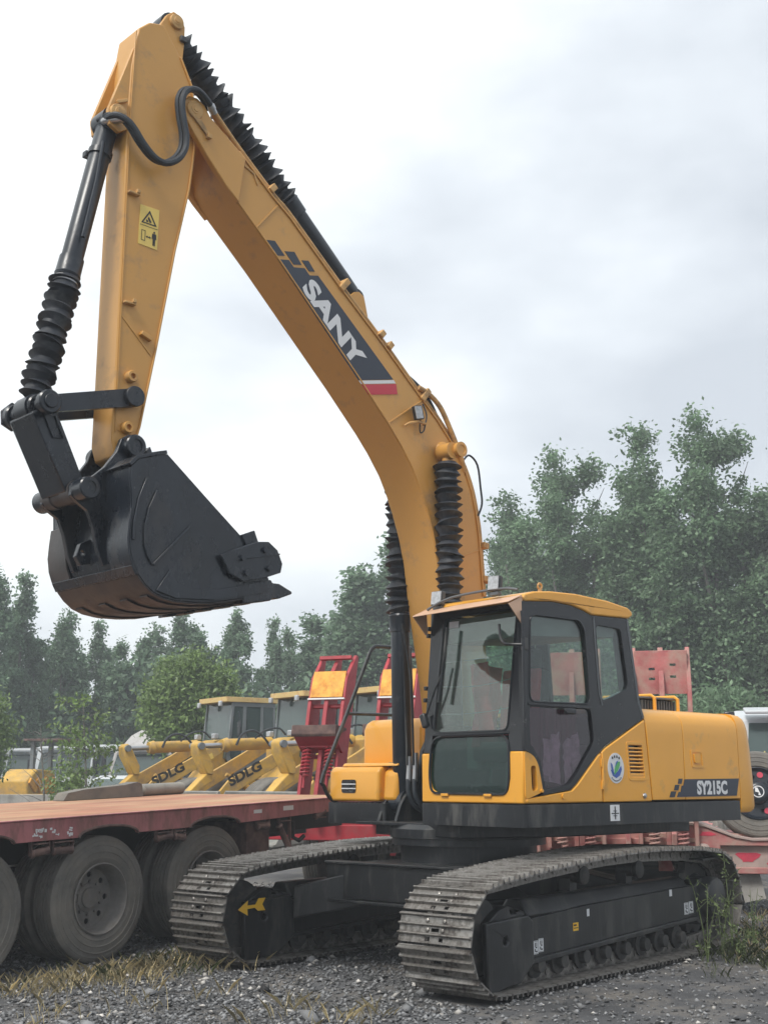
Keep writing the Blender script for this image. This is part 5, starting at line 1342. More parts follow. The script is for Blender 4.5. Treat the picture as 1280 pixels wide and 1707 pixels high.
    for y in (-0.735, 0.725):
        MB().plate([(0.14, z0 + 0.36), (0.02, z1 - 0.05), (-1.30, z1 - 0.05), (-1.33, z0 + 0.4), (-0.30, z0 + 0.4), (-0.28, z0 + 0.12), (-0.05, z0 + 0.12)], [], XZ, y, y + 0.008).build('side_window', 'glass_far', CB_, smooth=0)
    MB().plate([(-0.6, z0 + 0.2), (0.6, z0 + 0.2), (0.6, z1), (-0.6, z1)], [], lambda u, v, w_: (-1.34 + w_, u, v), 0, 0.008).build('rear_window', 'glass_far', CB_, smooth=0)
    MB().plate(roundpoly([(0.30, 0.80), (0.30, -0.80), (-1.46, -0.80), (-1.46, 0.80)], 0.10), [], XY, z1, z1 + 0.11).build('roof', 'roof_cream', CB_, 0.03)
    MB().box((-0.55, 0, z0 + 0.35), (0.45, 0.5, 0.5)).build('seat', 'seat_black', CB_, 0.05)
    MB().tube([(-0.34, 0.80, 2.55), (-0.42, 0.82, 2.30), (-0.34, 0.80, 2.05)], 0.018, 6, 3).build('grab_handle', 'trim_grey', CB_)
    for y in (-0.62, 0.62):
        MB().box((0.36, y, z1 - 0.04), (0.08, 0.14, 0.12)).build('head_lamp', 'lamp_glass', CB_, 0.02)
    MB().tube([(-0.1, 0.80, 3.0), (0.0, 1.05, 2.98), (0.0, 1.06, 2.7)], 0.015, 6).build('mirror_stay', 'hose', CB_)
    MB().box((0.0, 1.06, 2.62), (0.04, 0.18, 0.34)).build('mirror', 'cab_black', CB_, 0.02)
    for y in (0.62, -0.70):
        MB().cyl((0.22, y - 0.03, 2.28), (0.22, y + 0.12, 2.28), 0.075, n=14).build('arm_pin', 'loader_grey', T)
        MB().cyl((2.38, y - 0.03, 0.74), (2.38, y + 0.12, 0.74), 0.07, n=14).build('arm_pin', 'loader_grey', T)
        MB().lathe((0.55, y * 0.72, 1.2), (1.35, y * 0.72, 1.62), ((0, 0.07), (0.55, 0.07), (0.56, 0.04), (0.90, 0.04)), 12).build('lift_cylinder', 'loader_yellow', T)
    MB().tube([(0.4, 0.3, 2.42), (0.6, 0.32, 2.56), (0.9, 0.25, 2.5), (1.05, 0.15, 2.34)], 0.02, 6, 3).build('hose', 'hose', T)
    MB().box((0.35, 0.42, 2.46), (0.12, 0.16, 0.12)).build('front_lamp', 'lamp_glass', T, 0.02)
    MB().box((0.35, -0.42, 2.46), (0.12, 0.16, 0.12)).build('front_lamp', 'lamp_glass', T, 0.02)
    MB().lathe((-2.0, -0.4, 2.1), (-2.0, -0.4, 2.75), ((0, 0.06), (0.65, 0.06)), 12).build('exhaust', 'chassis_black', T)
    for o_ in [c for c in T.children if c.name.startswith('cab')]:
        o_.scale = (0.80, 0.84, 1.0)
    return T
LD = make_loader()
labs = ['yellow wheel loader with its cab fully in view behind the rusty deck, leftmost of three', 'yellow wheel loader half hidden by the left red ramp, middle of three', 'yellow wheel loader mostly hidden behind the handrail and right red ramp']
for k, (x_, y_) in enumerate(((-10.14, -14.59), (-9.91, -11.99), (-9.91, -9.71))):
    o = LD if k == 0 else copy_tree(LD)
    o.location = (x_, y_, 0.0)
    o.rotation_euler = (0, 0, -0.25 + 0.02 * k)
    tag(o, labs[k], 'loader', 'wheel loaders parked in a row')

# ---- trucks, car and machine in the yard behind
def make_truck(name, label, loc, rz, mt='white_paint', deflector=False, box=None, h=2.75, group=None):
    T = empty(name, loc, (0, 0, rz))
    tag(T, label, 'truck', group)
    c = MB().plate([(1.05, 0.75), (1.08, 1.62), (0.82, h - 0.12), (0.6, h), (-0.75, h), (-0.8, 0.75)], [[(0.90, 1.68), (0.72, h - 0.25), (-0.05, h - 0.25), (-0.05, 1.62)]], XZ, -1.18, 1.18).build('cab', mt, T, 0.05, seg=3)
    MB().plate([(-1.04, 1.66), (1.04, 1.66), (0.98, h - 0.2), (-0.98, h - 0.2)], [], lambda u, v, w_: (1.075 - (v - 1.62) * 0.26 / (h - 1.74) + w_ + 0.01, u, v), 0, 0.02).build('windscreen', 'glass_far', T, smooth=0)
    for y in (-1.19, 1.175):
        MB().plate([(0.92, 1.66), (0.72, h - 0.23), (-0.07, h - 0.23), (-0.07, 1.60)], [], XZ, y, y + 0.015).build('side_window', 'glass_far', T, smooth=0)
        MB().box((1.15, y * 1.08, 2.05), (0.06, 0.16, 0.42)).build('mirror', 'cab_black', T, 0.02)
        MB().box((1.10, y * 0.74, 0.95), (0.05, 0.34, 0.18)).build('head_lamp', 'lamp_glass', T, 0.02)
        wheel(T, (0.15, math.copysign(1.15, y), 0.5), (0, 0, 0 if y > 0 else math.pi))
    MB().box((1.085, 0, 1.25), (0.03, 1.4, 0.42)).build('grille', 'cab_black', T, 0.01)
    MB().box((1.12, 0, 0.72), (0.16, 2.36, 0.32)).build('bumper', mt, T, 0.04)
    MB().box((0.98, 0, h - 0.02), (0.36, 2.1, 0.05), Matrix.Rotation(0.2, 3, 'Y')).build('sun_visor', mt, T, 0.015)
    MB().box((-2.2, 0, 0.85), (3.0, 0.9, 0.22)).build('chassis', 'chassis_black', T)
    if deflector:
        MB().plate([(0.7, h), (0.2, h + 0.42), (-0.3, h + 0.62), (-0.78, h + 0.66), (-0.78, h)], [], XZ, -1.1, 1.1).build('wind_deflector', mt, T, 0.10, seg=3)
    if box:
        B = MB().box((-3.6, 0, (0.95 + box) / 2), (5.2, 2.4, box - 0.95)).build('cargo_box', 'container_grey', T)
        for k in range(26):
            MB().box((-1.08 - 0.2 * k, 1.215, (0.95 + box) / 2), (0.09, 0.035, box - 1.1)).build('corrugation', 'container_grey', B)
            if k < 12: MB().box((-0.985, -1.1 + 0.2 * k, (0.95 + box) / 2), (0.035, 0.09, box - 1.1)).build('corrugation', 'container_grey', B)
        MB().box((-3.6, 0, box + 0.03), (5.25, 2.46, 0.07)).build('box_rim', 'white_paint', B, 0.01)
    return T
g_tr = 'white trucks parked at the back of the yard'
make_truck('parked_truck', 'white truck cab with dark windscreen behind the leafy sapling', (-19.95, -31.05, 0), R(30), group=g_tr)
make_truck('parked_truck', 'white truck cab directly right of the canopied yellow machine', (-18.95, -32.25, 0), R(28), h=2.7, group=g_tr)
make_truck('parked_truck', 'white truck cab at the left end of the truck row, beside the green bush', (-18.75, -34.0, 0), R(26), h=2.65, group=g_tr)
make_truck('box_truck', 'grey truck with curved wind deflector and corrugated cargo box behind the loaders', (-16.6, -24.6, 0), R(10), 'grey_body', True, 3.35, h=2.5)
TR = make_truck('parked_truck', 'white truck with gold triangle emblem at the right edge behind the counterweight', (-14.13, -2.55, 0), R(30), h=2.3)
TR.scale = (1.2, 1.2, 1.2)
MB().plate([(-0.96, 1.46), (-0.64, 1.46), (-0.80, 1.68)], [[(-0.88, 1.50), (-0.72, 1.50), (-0.80, 1.61)]], YZ, 1.10, 1.13).build('emblem', 'brass', TR, 0.008)
MB().plate([(-0.87, 1.48), (-0.73, 1.48), (-0.80, 1.58)], [], YZ, 1.10, 1.14).build('emblem', 'brass', TR, 0.008)
MB().tube([(1.13, 0.2, 1.70), (1.12, 0.55, 1.78), (1.11, 0.9, 1.76)], 0.012, 6).build('wiper', 'black_paint', TR)
# car
cr_ = empty('parked_car', (-12.9, -21.5, 0), (0, 0, R(15)))
cr_.scale = (0.9, 0.9, 0.95)
tag(cr_, 'white car with dark side window parked beyond the rusty deck', 'car')
body = [(2.2, 0.35), (2.25, 0.75), (2.1, 0.98), (1.2, 1.10), (0.55, 1.62), (0.2, 1.72), (-1.1, 1.72), (-1.9, 1.25), (-2.2, 1.15), (-2.25, 0.4)]
MB().plate(body, [], XZ, -0.88, 0.88).build('body', 'white_paint', cr_, 0.09, seg=3)
for y in (-0.887, 0.882):
    MB().plate([(1.0, 1.14), (0.5, 1.56), (0.18, 1.64), (-1.02, 1.64), (-1.5, 1.25), (-1.45, 1.14)], [], XZ, y, y + 0.006).build('side_window', 'glass_far', cr_, smooth=0)
MB().plate([(-0.76, 1.18), (0.76, 1.18), (0.66, 1.62), (-0.66, 1.62)], [], lambda u, v, w_: (1.14 - (v - 1.16) * 1.17 + w_, u, v), 0.02, 0.03).build('windscreen', 'glass_far', cr_, smooth=0)
for x_ in (1.4, -1.4):
    for y, rz in ((0.88, 0), (-0.88, math.pi)):
        o = wheel(cr_, (x_, y, 0.34), (0, 0, rz))
        o.scale = (0.64, 0.7, 0.64)
# old yellow machine with a canopy
ym = empty('canopy_machine', (-14.6, -28.0, 0), (0, 0, R(25)))
tag(ym, 'old yellow machine with a flat canopy on posts at the left edge', 'machine')
MB().plate([(1.6, 0.6), (1.7, 1.5), (1.2, 1.85), (0.1, 1.8), (-0.2, 1.2), (-1.6, 1.2), (-1.6, 0.6)], [], XZ, -0.5, 0.5).build('body', 'loader_yellow', ym, 0.06)
for k, y in enumerate((-0.8, 0.62)):
    MB().plate(roundpoly([(1.6, 0.0), (1.9, 0.4), (1.5, 0.8), (-1.5, 0.8), (-1.9, 0.4), (-1.6, 0.0)], 0.2), [], XZ, y, y + 0.2).build('crawler', 'chassis_black', ym)
for x_ in (-0.2, -1.3):
    for y in (-0.5, 0.5):
        MB().box((x_, y, 1.95), (0.14, 0.12, 1.6)).build('canopy_post', 'loader_grey', ym)
MB().box((-0.75, 0, 2.79), (1.7, 1.4, 0.07)).build('canopy', 'dark_rust', ym, 0.01)
for k in range(4):
    MB().box((0.25 + 0.38 * k, 0.52, 1.35), (0.20, 0.08, 0.5), Matrix.Rotation(0.3 * k, 3, 'Y')).build('engine_panel', 'patch_yellow', ym, 0.02)
MB().plate([(1.8, 0.15), (2.0, 0.5), (1.9, 1.1), (1.84, 1.1), (1.9, 0.5), (1.72, 0.18)], [], XZ, -1.2, 1.2).build('blade', 'loader_yellow', ym)
# low concrete wall and a timber stake
wl = MB().box((0, 0, 0.57), (9.0, 0.25, 1.14)).build('concrete_wall', 'concrete', None, 0.02, loc=(-9.0, -23.4, 0), rot=(0, 0, R(-58)))
tag(wl, 'low weathered concrete wall in front of the canopied machine', 'wall')
stk = MB().box((0, 0, 0.9), (0.07, 0.07, 1.8), Matrix.Rotation(0.10, 3, 'X')).build('timber_stake', 'concrete', None, 0.01, loc=(-8.6, -22.2, 0))
tag(stk, 'pale timber stake leaning in front of the low concrete wall', 'stake')

# ================================================================ vegetation
mat('bark', (0.16, 0.15, 0.135), 0.9, var=0.3, scale=6, bump=0.4)
mat('leaf_dark', (0.16, 0.25, 0.14), 0.55, var=0.5, scale=0.85, island=0.35, translucent=0.42)
mat('leaf_blue', (0.17, 0.26, 0.16), 0.55, var=0.45, scale=0.9, island=0.35, translucent=0.42)
mat('leaf_bright', (0.17, 0.255, 0.075), 0.5, var=0.25, scale=0.9, island=0.35, translucent=0.3)
mat('leaf_weed', (0.15, 0.20, 0.075), 0.6, var=0.3, scale=6, island=0.35, translucent=0.25)
mat('dry_grass', (0.74, 0.64, 0.40), 0.8, var=0.3, scale=3, island=0.4, translucent=0.2)
mat('green_grass', (0.14, 0.17, 0.07), 0.8, var=0.3, scale=3, island=0.4, translucent=0.2)
def fast_mesh(name, V, F, mt, smooth=False):
    me = bpy.data.meshes.new(name)
    n, k = F.shape
    me.vertices.add(len(V))
    me.vertices.foreach_set('co', V.astype(np.float32).ravel())
    me.loops.add(n * k)
    me.loops.foreach_set('vertex_index', F.astype(np.int32).ravel())
    me.polygons.add(n)
    me.polygons.foreach_set('loop_start', np.arange(0, n * k, k, dtype=np.int32))
    me.materials.append(MAT[mt])
    me.update(calc_edges=True)
    me.validate()
    return me
def leaves(P, size, r, up=1.1, slim=0.62):
    """kite shaped leaf cards at points P"""
    n = len(P)
    d = r.normal(size=(n, 3))
    d[:, 2] -= 0.35
    d /= np.linalg.norm(d, axis=1)[:, None]
    q = r.normal(size=(n, 3))
    q[:, 2] += up
    s = np.cross(d, q)
    s /= np.linalg.norm(s, axis=1)[:, None] + 1e-9
    L_ = (size * r.uniform(0.65, 1.35, n))[:, None]
    V = np.stack([P, P + d * L_ * 0.5 + s * L_ * slim * 0.5, P + d * L_, P + d * L_ * 0.5 - s * L_ * slim * 0.5], 1).reshape(-1, 3)
    F = np.arange(4 * n).reshape(n, 4)
    return V, F
def crown_points(h, rad, nl, ncl, per, r, low=0.10, sig=0.26):
    pts, lead = [], []
    for k in range(nl):
        a = 2 * math.pi * k / nl + r.uniform(-.5, .5)
        q_ = rad * (0.08 if k == 0 else r.uniform(0.45, 0.80))
        top = np.array([math.cos(a) * q_, math.sin(a) * q_, h * (1.0 if k == 0 else r.uniform(0.68, 0.93))])
        lead.append(top)
    nb = max(8, ncl // 13)
    for k in range(nb):
        top = lead[r.integers(nl)]
        t = (k + r.uniform(0, 1)) / nb
        z = low * h + t * (top[2] - low * h)
        c = np.array([top[0] * min(1, t * 1.4), top[1] * min(1, t * 1.4), z])
        w = rad * 0.50 * (0.55 + 0.45 * math.sin(math.pi * min(1, 0.15 + 0.85 * t))) * (1 - 0.88 * t ** 1.7)
        a = r.uniform(0, 2 * math.pi)
        rr = w * math.sqrt(r.uniform(0.05, 1))
        c = c + np.array([math.cos(a) * rr, math.sin(a) * rr, 0.25 * rr])
        sp = sig * 1.15 * (1 - 0.58 * t)
        for q in range(13):
            cc = c + r.normal(size=3) * np.array([sp, sp, sp * 1.15])
            pts.append(cc + r.normal(size=(per, 3)) * sig * 0.48 * r.uniform(0.6, 1.3))
    return np.concatenate(pts), lead
def trunk_mesh(h, rad, lead, r, name='trunk'):
    mb = MB()
    mb.tube([(0, 0, -0.1), (0.02, 0.01, h * 0.3), (lead[0][0] * 0.5, lead[0][1] * 0.5, h * 0.65), (lead[0][0], lead[0][1], h * 0.78)], (h * 0.012 + 0.03, 0.012), 7, 3)
    for l in lead[1:]:
        mb.tube([(0, 0, h * 0.12), (l[0] * 0.5, l[1] * 0.5, h * 0.33), (l[0] * 0.95, l[1] * 0.95, l[2] * 0.7), tuple(l * np.array([1, 1, .80]))], (h * 0.007 + 0.02, 0.010), 6, 3)
    for k in range(16):
        l = lead[r.integers(len(lead))]
        t = r.uniform(0.25, 0.85)
        a = r.uniform(0, 6.28)
        p0 = np.array([l[0] * t, l[1] * t, l[2] * t])
        p1 = p0 + np.array([math.cos(a) * rad * 0.6 * (1 - 0.5 * t), math.sin(a) * rad * 0.6 * (1 - 0.5 * t), rad * 0.5])
        mb.tube([tuple(p0), tuple((p0 + p1) / 2 + np.array([0, 0, -0.08])), tuple(p1)], (0.03, 0.008), 5)
    return mb.mesh(name, 'bark')
PROTO = {}
def proto(key, h, rad, nl, ncl, per, size, mt, seed, low=0.1, sig=0.26):
    r = np.random.default_rng(seed)
    P, lead = crown_points(h, rad, nl, ncl, per, r, low, sig)
    V, F = leaves(P, size, r)
    PROTO[key] = (fast_mesh('crown', V, F, mt), trunk_mesh(h, rad, lead, r), h)
for k in range(3):
    proto('big%d' % k, 14.0, 2.3, 7, 2000, 34, 0.145, 'leaf_dark', 20 + k, 0.06, 0.36)
for k in range(3):
    proto('pop%d' % k, 9.0, 1.05, 4, 900, 30, 0.145, 'leaf_blue', 40 + k, 0.08, 0.24)
def tree(name, key, loc, hgt, rz, label, cat='tree', group=None, wide=1.0):
    T = empty(name, loc, (0, 0, rz))
    c, t, h = PROTO[key]
    s = hgt / h
    for me, nm in ((t, 'trunk'), (c, 'crown')):
        o = place(me, nm, T)
        o.scale = (s * wide, s * wide, s)
    return tag(T, label, cat, group)

RT_ = [(-31.25, -21.22, 12.35), (-29.54, -18.03, 13.71), (-28.88, -15.81, 13.26), (-28.12, -13.39, 13.75), (-28.35, -11.56, 13.71), (-28.48, -10.03, 13.13), (-28.81, -8.77, 11.03)]
LB_ = ['tall dark tree nearest the boom in the right-hand clump', 'tall dark tree rising left of the cab roof in the right-hand clump', 'tall dark tree straight above the cab roof', 'tall dark tree above the rear edge of the cab roof',
       'tallest dark tree of the right-hand clump, above the hood', 'tall dark tree above the counterweight', 'dark tree cut by the right edge of the picture']
random.seed(5)
for k, (x_, y_, h_) in enumerate(RT_):
    tree('tall_tree', 'big%d' % (k % 3), (x_, y_, 0), h_ * 0.98, k * 2.1, LB_[k], 'tree', 'tall trees behind the excavator on the right', 1.15)
MT_ = [(-29.46, -28.98, 9.47), (-29.27, -27.26, 10.56), (-29.24, -25.58, 10.99), (-30.19, -24.76, 10.14), (-31.02, -23.67, 10.51)]
LM_ = ['poplar between the bucket teeth and the red ramps, leftmost behind the handrail', 'poplar whose top stands left of the boom cylinder', 'poplar directly behind the boom cylinder', 'poplar seen through the cab windscreen', 'poplar just right of the boom base']
for k, (x_, y_, h_) in enumerate(MT_):
    tree('poplar_tree', 'pop%d' % (k % 3), (x_, y_, 0), h_, k * 1.3 + 0.4, LM_[k], 'tree', 'poplars behind the boom', 1.45)
LT_ = [(-16.85, -35.61, 10.09), (-18.97, -36.51, 9.43), (-21.57, -38.6, 8.21), (-20.92, -36.11, 8.52), (-23.07, -36.93, 7.96), (-23.27, -35.13, 7.96), (-24.66, -34.99, 8.21), (-24.67, -33.32, 8.51), (-26.02, -33.16, 8.97), (-26.17, -31.5, 8.71), (-30.11, -33.28, 8.46), (-29.84, -31.8, 9.12), (-32.13, -32.64, 8.04)]
LL_ = ['poplar cut by the left edge of the picture', 'poplar second from the left edge', 'poplar third from the left edge', 'poplar below the left end of the bucket', 'poplar below the back of the bucket', 'poplar below the middle of the bucket',
       'poplar behind the left side of the bright green tree', 'poplar behind the bright green tree', 'poplar behind the right side of the bright green tree', 'poplar right of the bright green tree, last before the sky gap', 'low poplar left of the lone spire below the bucket teeth', 'lone spire-shaped poplar below the bucket teeth', 'low poplar just left of the left red ramp']
for k, (x_, y_, h_) in enumerate(LT_):
    tree('poplar_tree', 'pop%d' % ((k + 1) % 3), (x_, y_, 0), h_, k * 1.7, LL_[k], 'tree', 'poplars along the left background', 1.0 if k < 10 else 0.85)
# far wood closing the horizon behind the poplars
r = np.random.default_rng(77)
pts = []
for k in range(800):
    t = r.uniform(0, 1)
    c = np.array([-12 - 34 * t, -50 + 44 * t, 0]) + np.array([r.normal() * 1.2, r.normal() * 1.2, r.uniform(0.3, 5.0 + 1.0 * math.sin(t * 23) + 1.2 * t)])
    pts.append(c + r.normal(size=(26, 3)) * 0.45)
V, F = leaves(np.concatenate(pts), 0.34, r)
o = bpy.data.objects.new('distant_wood', fast_mesh('distant_wood', V, F, 'leaf_blue'))
COL.objects.link(o)
tag(o, 'dense dark undergrowth behind the poplar row', 'wood', kind='stuff')

def bushy(name, loc, h, rad, ncl, per, size, mt, seed, label, cat, sig=0.22, droop=0.0, stem=0.05, low=0.25, group=None):
    r = np.random.default_rng(seed)
    pts = []
    T = empty(name, loc)
    tr = MB().tube([(0, 0, -0.1), (0.05, 0.02, h * 0.4), (0.0, 0.05, h * 0.8)], (stem, stem * 0.4), 7, 3)
    for k in range(ncl):
        d = r.normal(size=3)
        d /= np.linalg.norm(d)
        rr = r.uniform(0.35, 1) ** 0.5
        zc = h * (low + 1) / 2
        c = np.array([d[0] * rad * rr, d[1] * rad * rr, zc + d[2] * h * (1 - low) / 2 * rr])
        g = r.normal(size=(per, 3)) * np.array([sig, sig, sig * 0.6])
        g[:, 2] -= droop * np.abs(g[:, 0] + g[:, 1])
        pts.append(c + g)
        if k % 9 == 0:
            tr.tube([(0, 0, h * 0.3), tuple(np.array([c[0] * 0.5, c[1] * 0.5, (h * 0.3 + c[2]) / 2])), tuple(c)], (stem * 0.4, 0.006), 5)
    V, F = leaves(np.concatenate(pts), size, r, slim=0.45)
    tr.build('trunk', 'bark', T)
    place(fast_mesh('crown', V, F, mt), 'crown', T)
    return tag(T, label, cat, group)
bushy('leafy_tree', (-14.68, -20.92, 0), 5.25, 1.28, 330, 60, 0.15, 'leaf_bright', 1, 'bright green round leafy tree behind the wheel loaders', 'tree', 0.20, 0.5, 0.10, 0.42)
bushy('leafy_bush', (-9.2, -23.2, 0), 4.1, 0.75, 190, 60, 0.14, 'leaf_bright', 2, 'bright green leafy bush cut by the left edge', 'bush', 0.20, 0.5, 0.08, 0.30)
bushy('leafy_bush', (-20.9, -7.4, 0), 3.9, 1.15, 260, 50, 0.15, 'leaf_dark', 3, 'low dark green shrub under the tall trees, above the counterweight', 'bush', 0.24, 0.2, 0.06, 0.25)
bushy('leafy_bush', (-21.7, -8.9, 0), 3.9, 0.95, 200, 50, 0.15, 'leaf_dark', 4, 'low dark green shrub beside the pink ramp', 'bush', 0.24, 0.2, 0.06, 0.25)
# saplings
def sapling(loc, h, seed, label, leafy=True, mt='leaf_bright', name='sapling'):
    r = np.random.default_rng(seed)
    T = empty(name, loc)
    tr = MB().tube([(0, 0, -0.05), (0.03, 0.02, h * 0.4), (0.10, -0.05, h * 0.75), (0.16, -0.08, h)], (0.035, 0.008), 6, 4)
    pts = []
    for k in range(22):
        t = r.uniform(0.3, 0.98)
        a = r.uniform(0, 6.28)
        l = (0.75 - 0.45 * t) * h * 0.42 * r.uniform(.6, 1.2)
        p0 = np.array([0.16 * t, -0.08 * t, h * t])
        p1 = p0 + np.array([math.cos(a) * l, math.sin(a) * l, l * r.uniform(0.2, 0.7)])
        tr.tube([tuple(p0), tuple((p0 + p1) / 2 + np.array([0, 0, 0.03])), tuple(p1)], (0.010, 0.004), 5)
        if leafy:
            for j in range(4):
                c = p0 + (p1 - p0) * (0.35 + 0.22 * j)
                pts.append(c + r.normal(size=(12, 3)) * np.array([0.13, 0.13, 0.035]))
    tr.build('trunk', 'bark', T)
    if leafy:
        V, F = leaves(np.concatenate(pts), 0.12, r, slim=0.45)
        place(fast_mesh('crown', V, F, mt), 'crown', T)
    return tag(T, label, 'sapling')
sapling((-7.62, -16.05, 0), 3.35, 6, 'thin green sapling with layered leaves in front of the white trucks')
sapling((-7.9, -18.0, 0), 2.7, 9, 'bare leafless sapling left of the green one', False)
sapling((-7.95, -16.9, 0), 2.1, 12, 'small leafy green shoot before the white truck cab')

# ---- weeds at the rear of the near track
def weed(loc, h, seed, label, dry=0.3):
    r = np.random.default_rng(seed)
    T = empty('weed', loc)
    pts, st = [], MB()
    for s in range(3):
        a = r.uniform(0, 6.28)
        tip = np.array([math.cos(a) * 0.16 * h * r.uniform(.4, 1.3), math.sin(a) * 0.16 * h, h * r.uniform(0.7, 1)])
        st.tube([(0, 0, -0.03), tuple(tip * np.array([.35, .35, .5])), tuple(tip)], (0.006, 0.002), 5, 4)
        for k in range(15):
            t = r.uniform(0.12, 1)
            pts.append(tip * np.array([t ** 1.5, t ** 1.5, t]) + r.normal(size=3) * 0.012)
            if k % 5 == 0:
                b = r.uniform(0, 6.28)
                p0 = tip * np.array([t ** 1.5, t ** 1.5, t])
                p1 = p0 + np.array([math.cos(b), math.sin(b), 0.8]) * h * 0.14
                st.tube([tuple(p0), tuple(p1)], (0.003, 0.0015), 4)
                for j in range(4):
                    pts.append(p0 + (p1 - p0) * r.uniform(.2, 1) + r.normal(size=3) * 0.012)
    V, F = leaves(np.array(pts), 0.042, r, slim=0.35)
    st.build('stem', 'leaf_weed', T)
    place(fast_mesh('foliage', V, F, 'leaf_weed'), 'foliage', T)
    return tag(T, label, 'weed', 'weeds by the near track')
for k, (x_, y_, h_, lb) in enumerate(((-1.02, 1.72, 0.66, 'tall spindly green weed nearest the white stickers on the near track'), (-1.35, 1.70, 0.62, 'branching green weed before the rear sprocket'), (-1.62, 1.66, 0.86, 'tallest weed standing against the rear sprocket'), (-1.88, 1.74, 0.58, 'thin weed at the rear end of the near track'), (-1.30, 1.90, 0.36, 'low sprawling weed in front of the rear sprocket'))):
    weed((x_, y_, 0), h_, 60 + k, lb)

# ---- dry grass, gravel
def blades(centres, n_per, spread, h, r):
    C_ = np.repeat(np.array(centres, float), n_per, 0)
    n = len(C_)
    P = C_[:, :2] + r.normal(size=(n, 2)) * spread
    a = r.uniform(0, 6.28, n)
    H = h * r.uniform(0.3, 1.25, n)
    le = r.uniform(0.2, 1.3, n) * H
    w_ = 0.0014
    z0 = ground_h(P[:, 0], P[:, 1])
    b = np.stack([P[:, 0], P[:, 1], z0], 1)
    sd_ = np.stack([-np.sin(a), np.cos(a), 0 * a], 1) * w_
    ld = np.stack([np.cos(a) * le, np.sin(a) * le, H], 1)
    mid = b + ld * np.array([0.35, 0.35, 0.6])
    V = np.stack([b - sd_, b + sd_, mid + sd_ * 0.8, b + ld, mid - sd_ * 0.8], 1).reshape(-1, 3)
    return V, np.arange(5 * n).reshape(n, 5)
r = np.random.default_rng(15)
cs = []
for cx, cy, sx, sy, n in ((3.25, -1.40, .45, .22, 60), (2.5, -1.35, .55, .22, 70), (2.05, -1.62, .4, .12, 30), (3.2, -0.3, .5, .4, 10), (3.9, -0.6, .5, .4, 8), (2.75, 0.95, .35, .25, 14), (-2.6, 1.9, .7, .35, 60), (-3.4, 0.9, .8, .5, 50), (-1.9, -2.8, .6, .3, 40), (-1.2, -1.9, .6, .2, 30)):
    cs += [(cx + r.normal() * sx, cy + r.normal() * sy) for _ in range(n)]
V, F = blades(cs, 5, 0.055, 0.11, r)
o = bpy.data.objects.new('dry_grass', fast_mesh('dry_grass', V, F, 'dry_grass'))
COL.objects.link(o)
tag(o, 'patchy straw-coloured dry grass growing through the gravel', 'grass', kind='stuff')
cs = [(cx + r.normal() * sx, cy + r.normal() * sy) for cx, cy, sx, sy, n in ((1.7, -1.75, .5, .12, 26), (-1.5, 1.85, .4, .2, 40), (-2.5, 1.7, .6, .4, 40), (3.0, -1.5, .6, .2, 14), (-2.4, -3.2, .8, .5, 40)) for _ in range(n)]
V, F = blades(cs, 11, 0.05, 0.10, r)
o = bpy.data.objects.new('green_grass', fast_mesh('green_grass', V, F, 'green_grass'))
COL.objects.link(o)
tag(o, 'sparse short green grass along the tracks and tyres', 'grass', kind='stuff')
mat('stones', (0.15, 0.152, 0.155), 0.85, var=0.25, scale=2, island=0.8)
mat('pale_stones', (0.46, 0.44, 0.41), 0.85, var=0.2, scale=2, island=0.4)
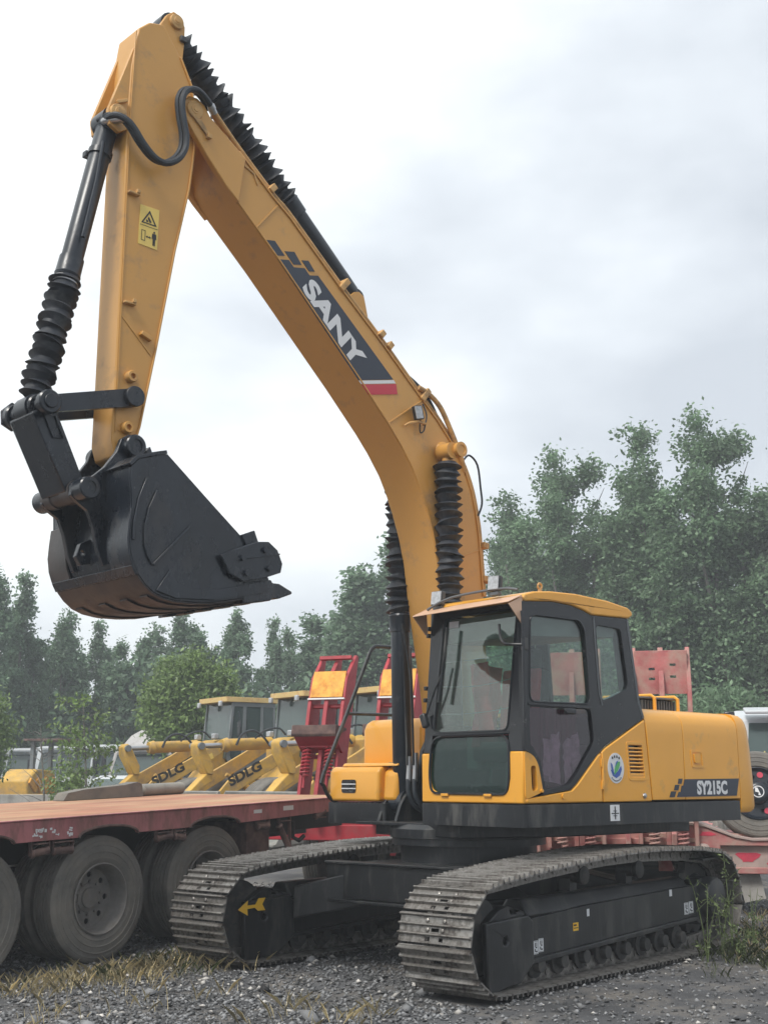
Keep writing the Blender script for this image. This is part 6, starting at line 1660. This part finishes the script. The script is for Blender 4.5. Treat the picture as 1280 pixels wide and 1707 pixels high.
def stones(n, smin, smax, r, mt, name, label, near=6.9, far=17):
    # random spots over the yard in front of and around the machine
    X, Y = [], []
    fh = np.array([fw.x, fw.y]) / math.hypot(fw.x, fw.y)
    rh = np.array([rt.x, rt.y])
    D = near + (far - near) * r.uniform(0, 1, n) ** 1.5
    lat = r.uniform(-0.36, 0.36, n) * D
    P = np.array([CAM.x, CAM.y]) + D[:, None] * fh + lat[:, None] * rh
    # patchy: fewer on the smooth fine ground to the right front
    fine = (P[:, 1] > 1.6) & (P[:, 0] < 2.6)
    keep = ~(fine & (r.uniform(0, 1, n) < 0.72))
    for s_ in (1, -1):
        keep &= ~((np.abs(P[:, 1] - s_ * 1.23) < 0.30) & (P[:, 0] < 1.95) & (P[:, 0] > -2.0))
    P = P[keep]
    n = len(P)
    base = np.array([(1, 0, 0), (0, 1, 0), (-1, 0, 0), (0, -1, 0), (0, 0, 0.8), (0.5, 0.5, -0.4)], float)
    Fb = np.array([(0, 1, 4), (1, 2, 4), (2, 3, 4), (3, 0, 4), (0, 3, 5), (3, 2, 5), (2, 1, 5), (1, 0, 5)])
    sz = smin + (smax - smin) * r.uniform(0, 1, n) ** 3
    V = base[None] * (r.uniform(0.55, 1.3, (n, 6, 1))) * sz[:, None, None] * np.array([1, 1, 0.7])
    a = r.uniform(0, 6.28, n)
    ca, sa = np.cos(a)[:, None], np.sin(a)[:, None]
    V = np.stack([V[..., 0] * ca - V[..., 1] * sa, V[..., 0] * sa + V[..., 1] * ca, V[..., 2]], -1)
    tl = r.normal(size=(n, 2)) * 0.35
    V[..., 2] += V[..., 0] * tl[:, :1] + V[..., 1] * tl[:, 1:]
    V[..., 0] += P[:, :1]
    V[..., 1] += P[:, 1:]
    V[..., 2] += (ground_h(P[:, 0], P[:, 1]) + sz * 0.1)[:, None]
    F = (np.arange(n)[:, None, None] * 6 + Fb[None]).reshape(-1, 3)
    o = bpy.data.objects.new(name, fast_mesh(name, V.reshape(-1, 3), F, mt))
    COL.objects.link(o)
    return tag(o, label, 'gravel', kind='stuff')
stones(78000, 0.004, 0.028, np.random.default_rng(1), 'stones', 'gravel', 'loose dark grey gravel covering the yard')
stones(220, 0.03, 0.085, np.random.default_rng(5), 'stones', 'loose_rubble', 'larger loose rubble lying on the gravel')
stones(2400, 0.006, 0.042, np.random.default_rng(2), 'pale_stones', 'pale_gravel', 'scattered pale stones among the dark gravel')

# ================================================================ haze
hb = MB().box((0, 0, 8.4), (640, 640, 19)).build('haze', 'yellow', None, smooth=0)
hm = bpy.data.materials.new('haze_air')
hm.use_nodes = True
hm.node_tree.nodes.clear()
ho = N(hm.node_tree, 'ShaderNodeOutputMaterial')
hv = N(hm.node_tree, 'ShaderNodeVolumePrincipled')
hv.inputs['Color'].default_value = (0.90, 0.95, 1.0, 1)
hv.inputs['Density'].default_value = 0.0030
hm.node_tree.links.new(hv.outputs[0], ho.inputs['Volume'])
hb.data.materials.clear()
hb.data.materials.append(hm)
tag(hb, 'thin pale haze in the air over the yard', 'haze', kind='stuff')
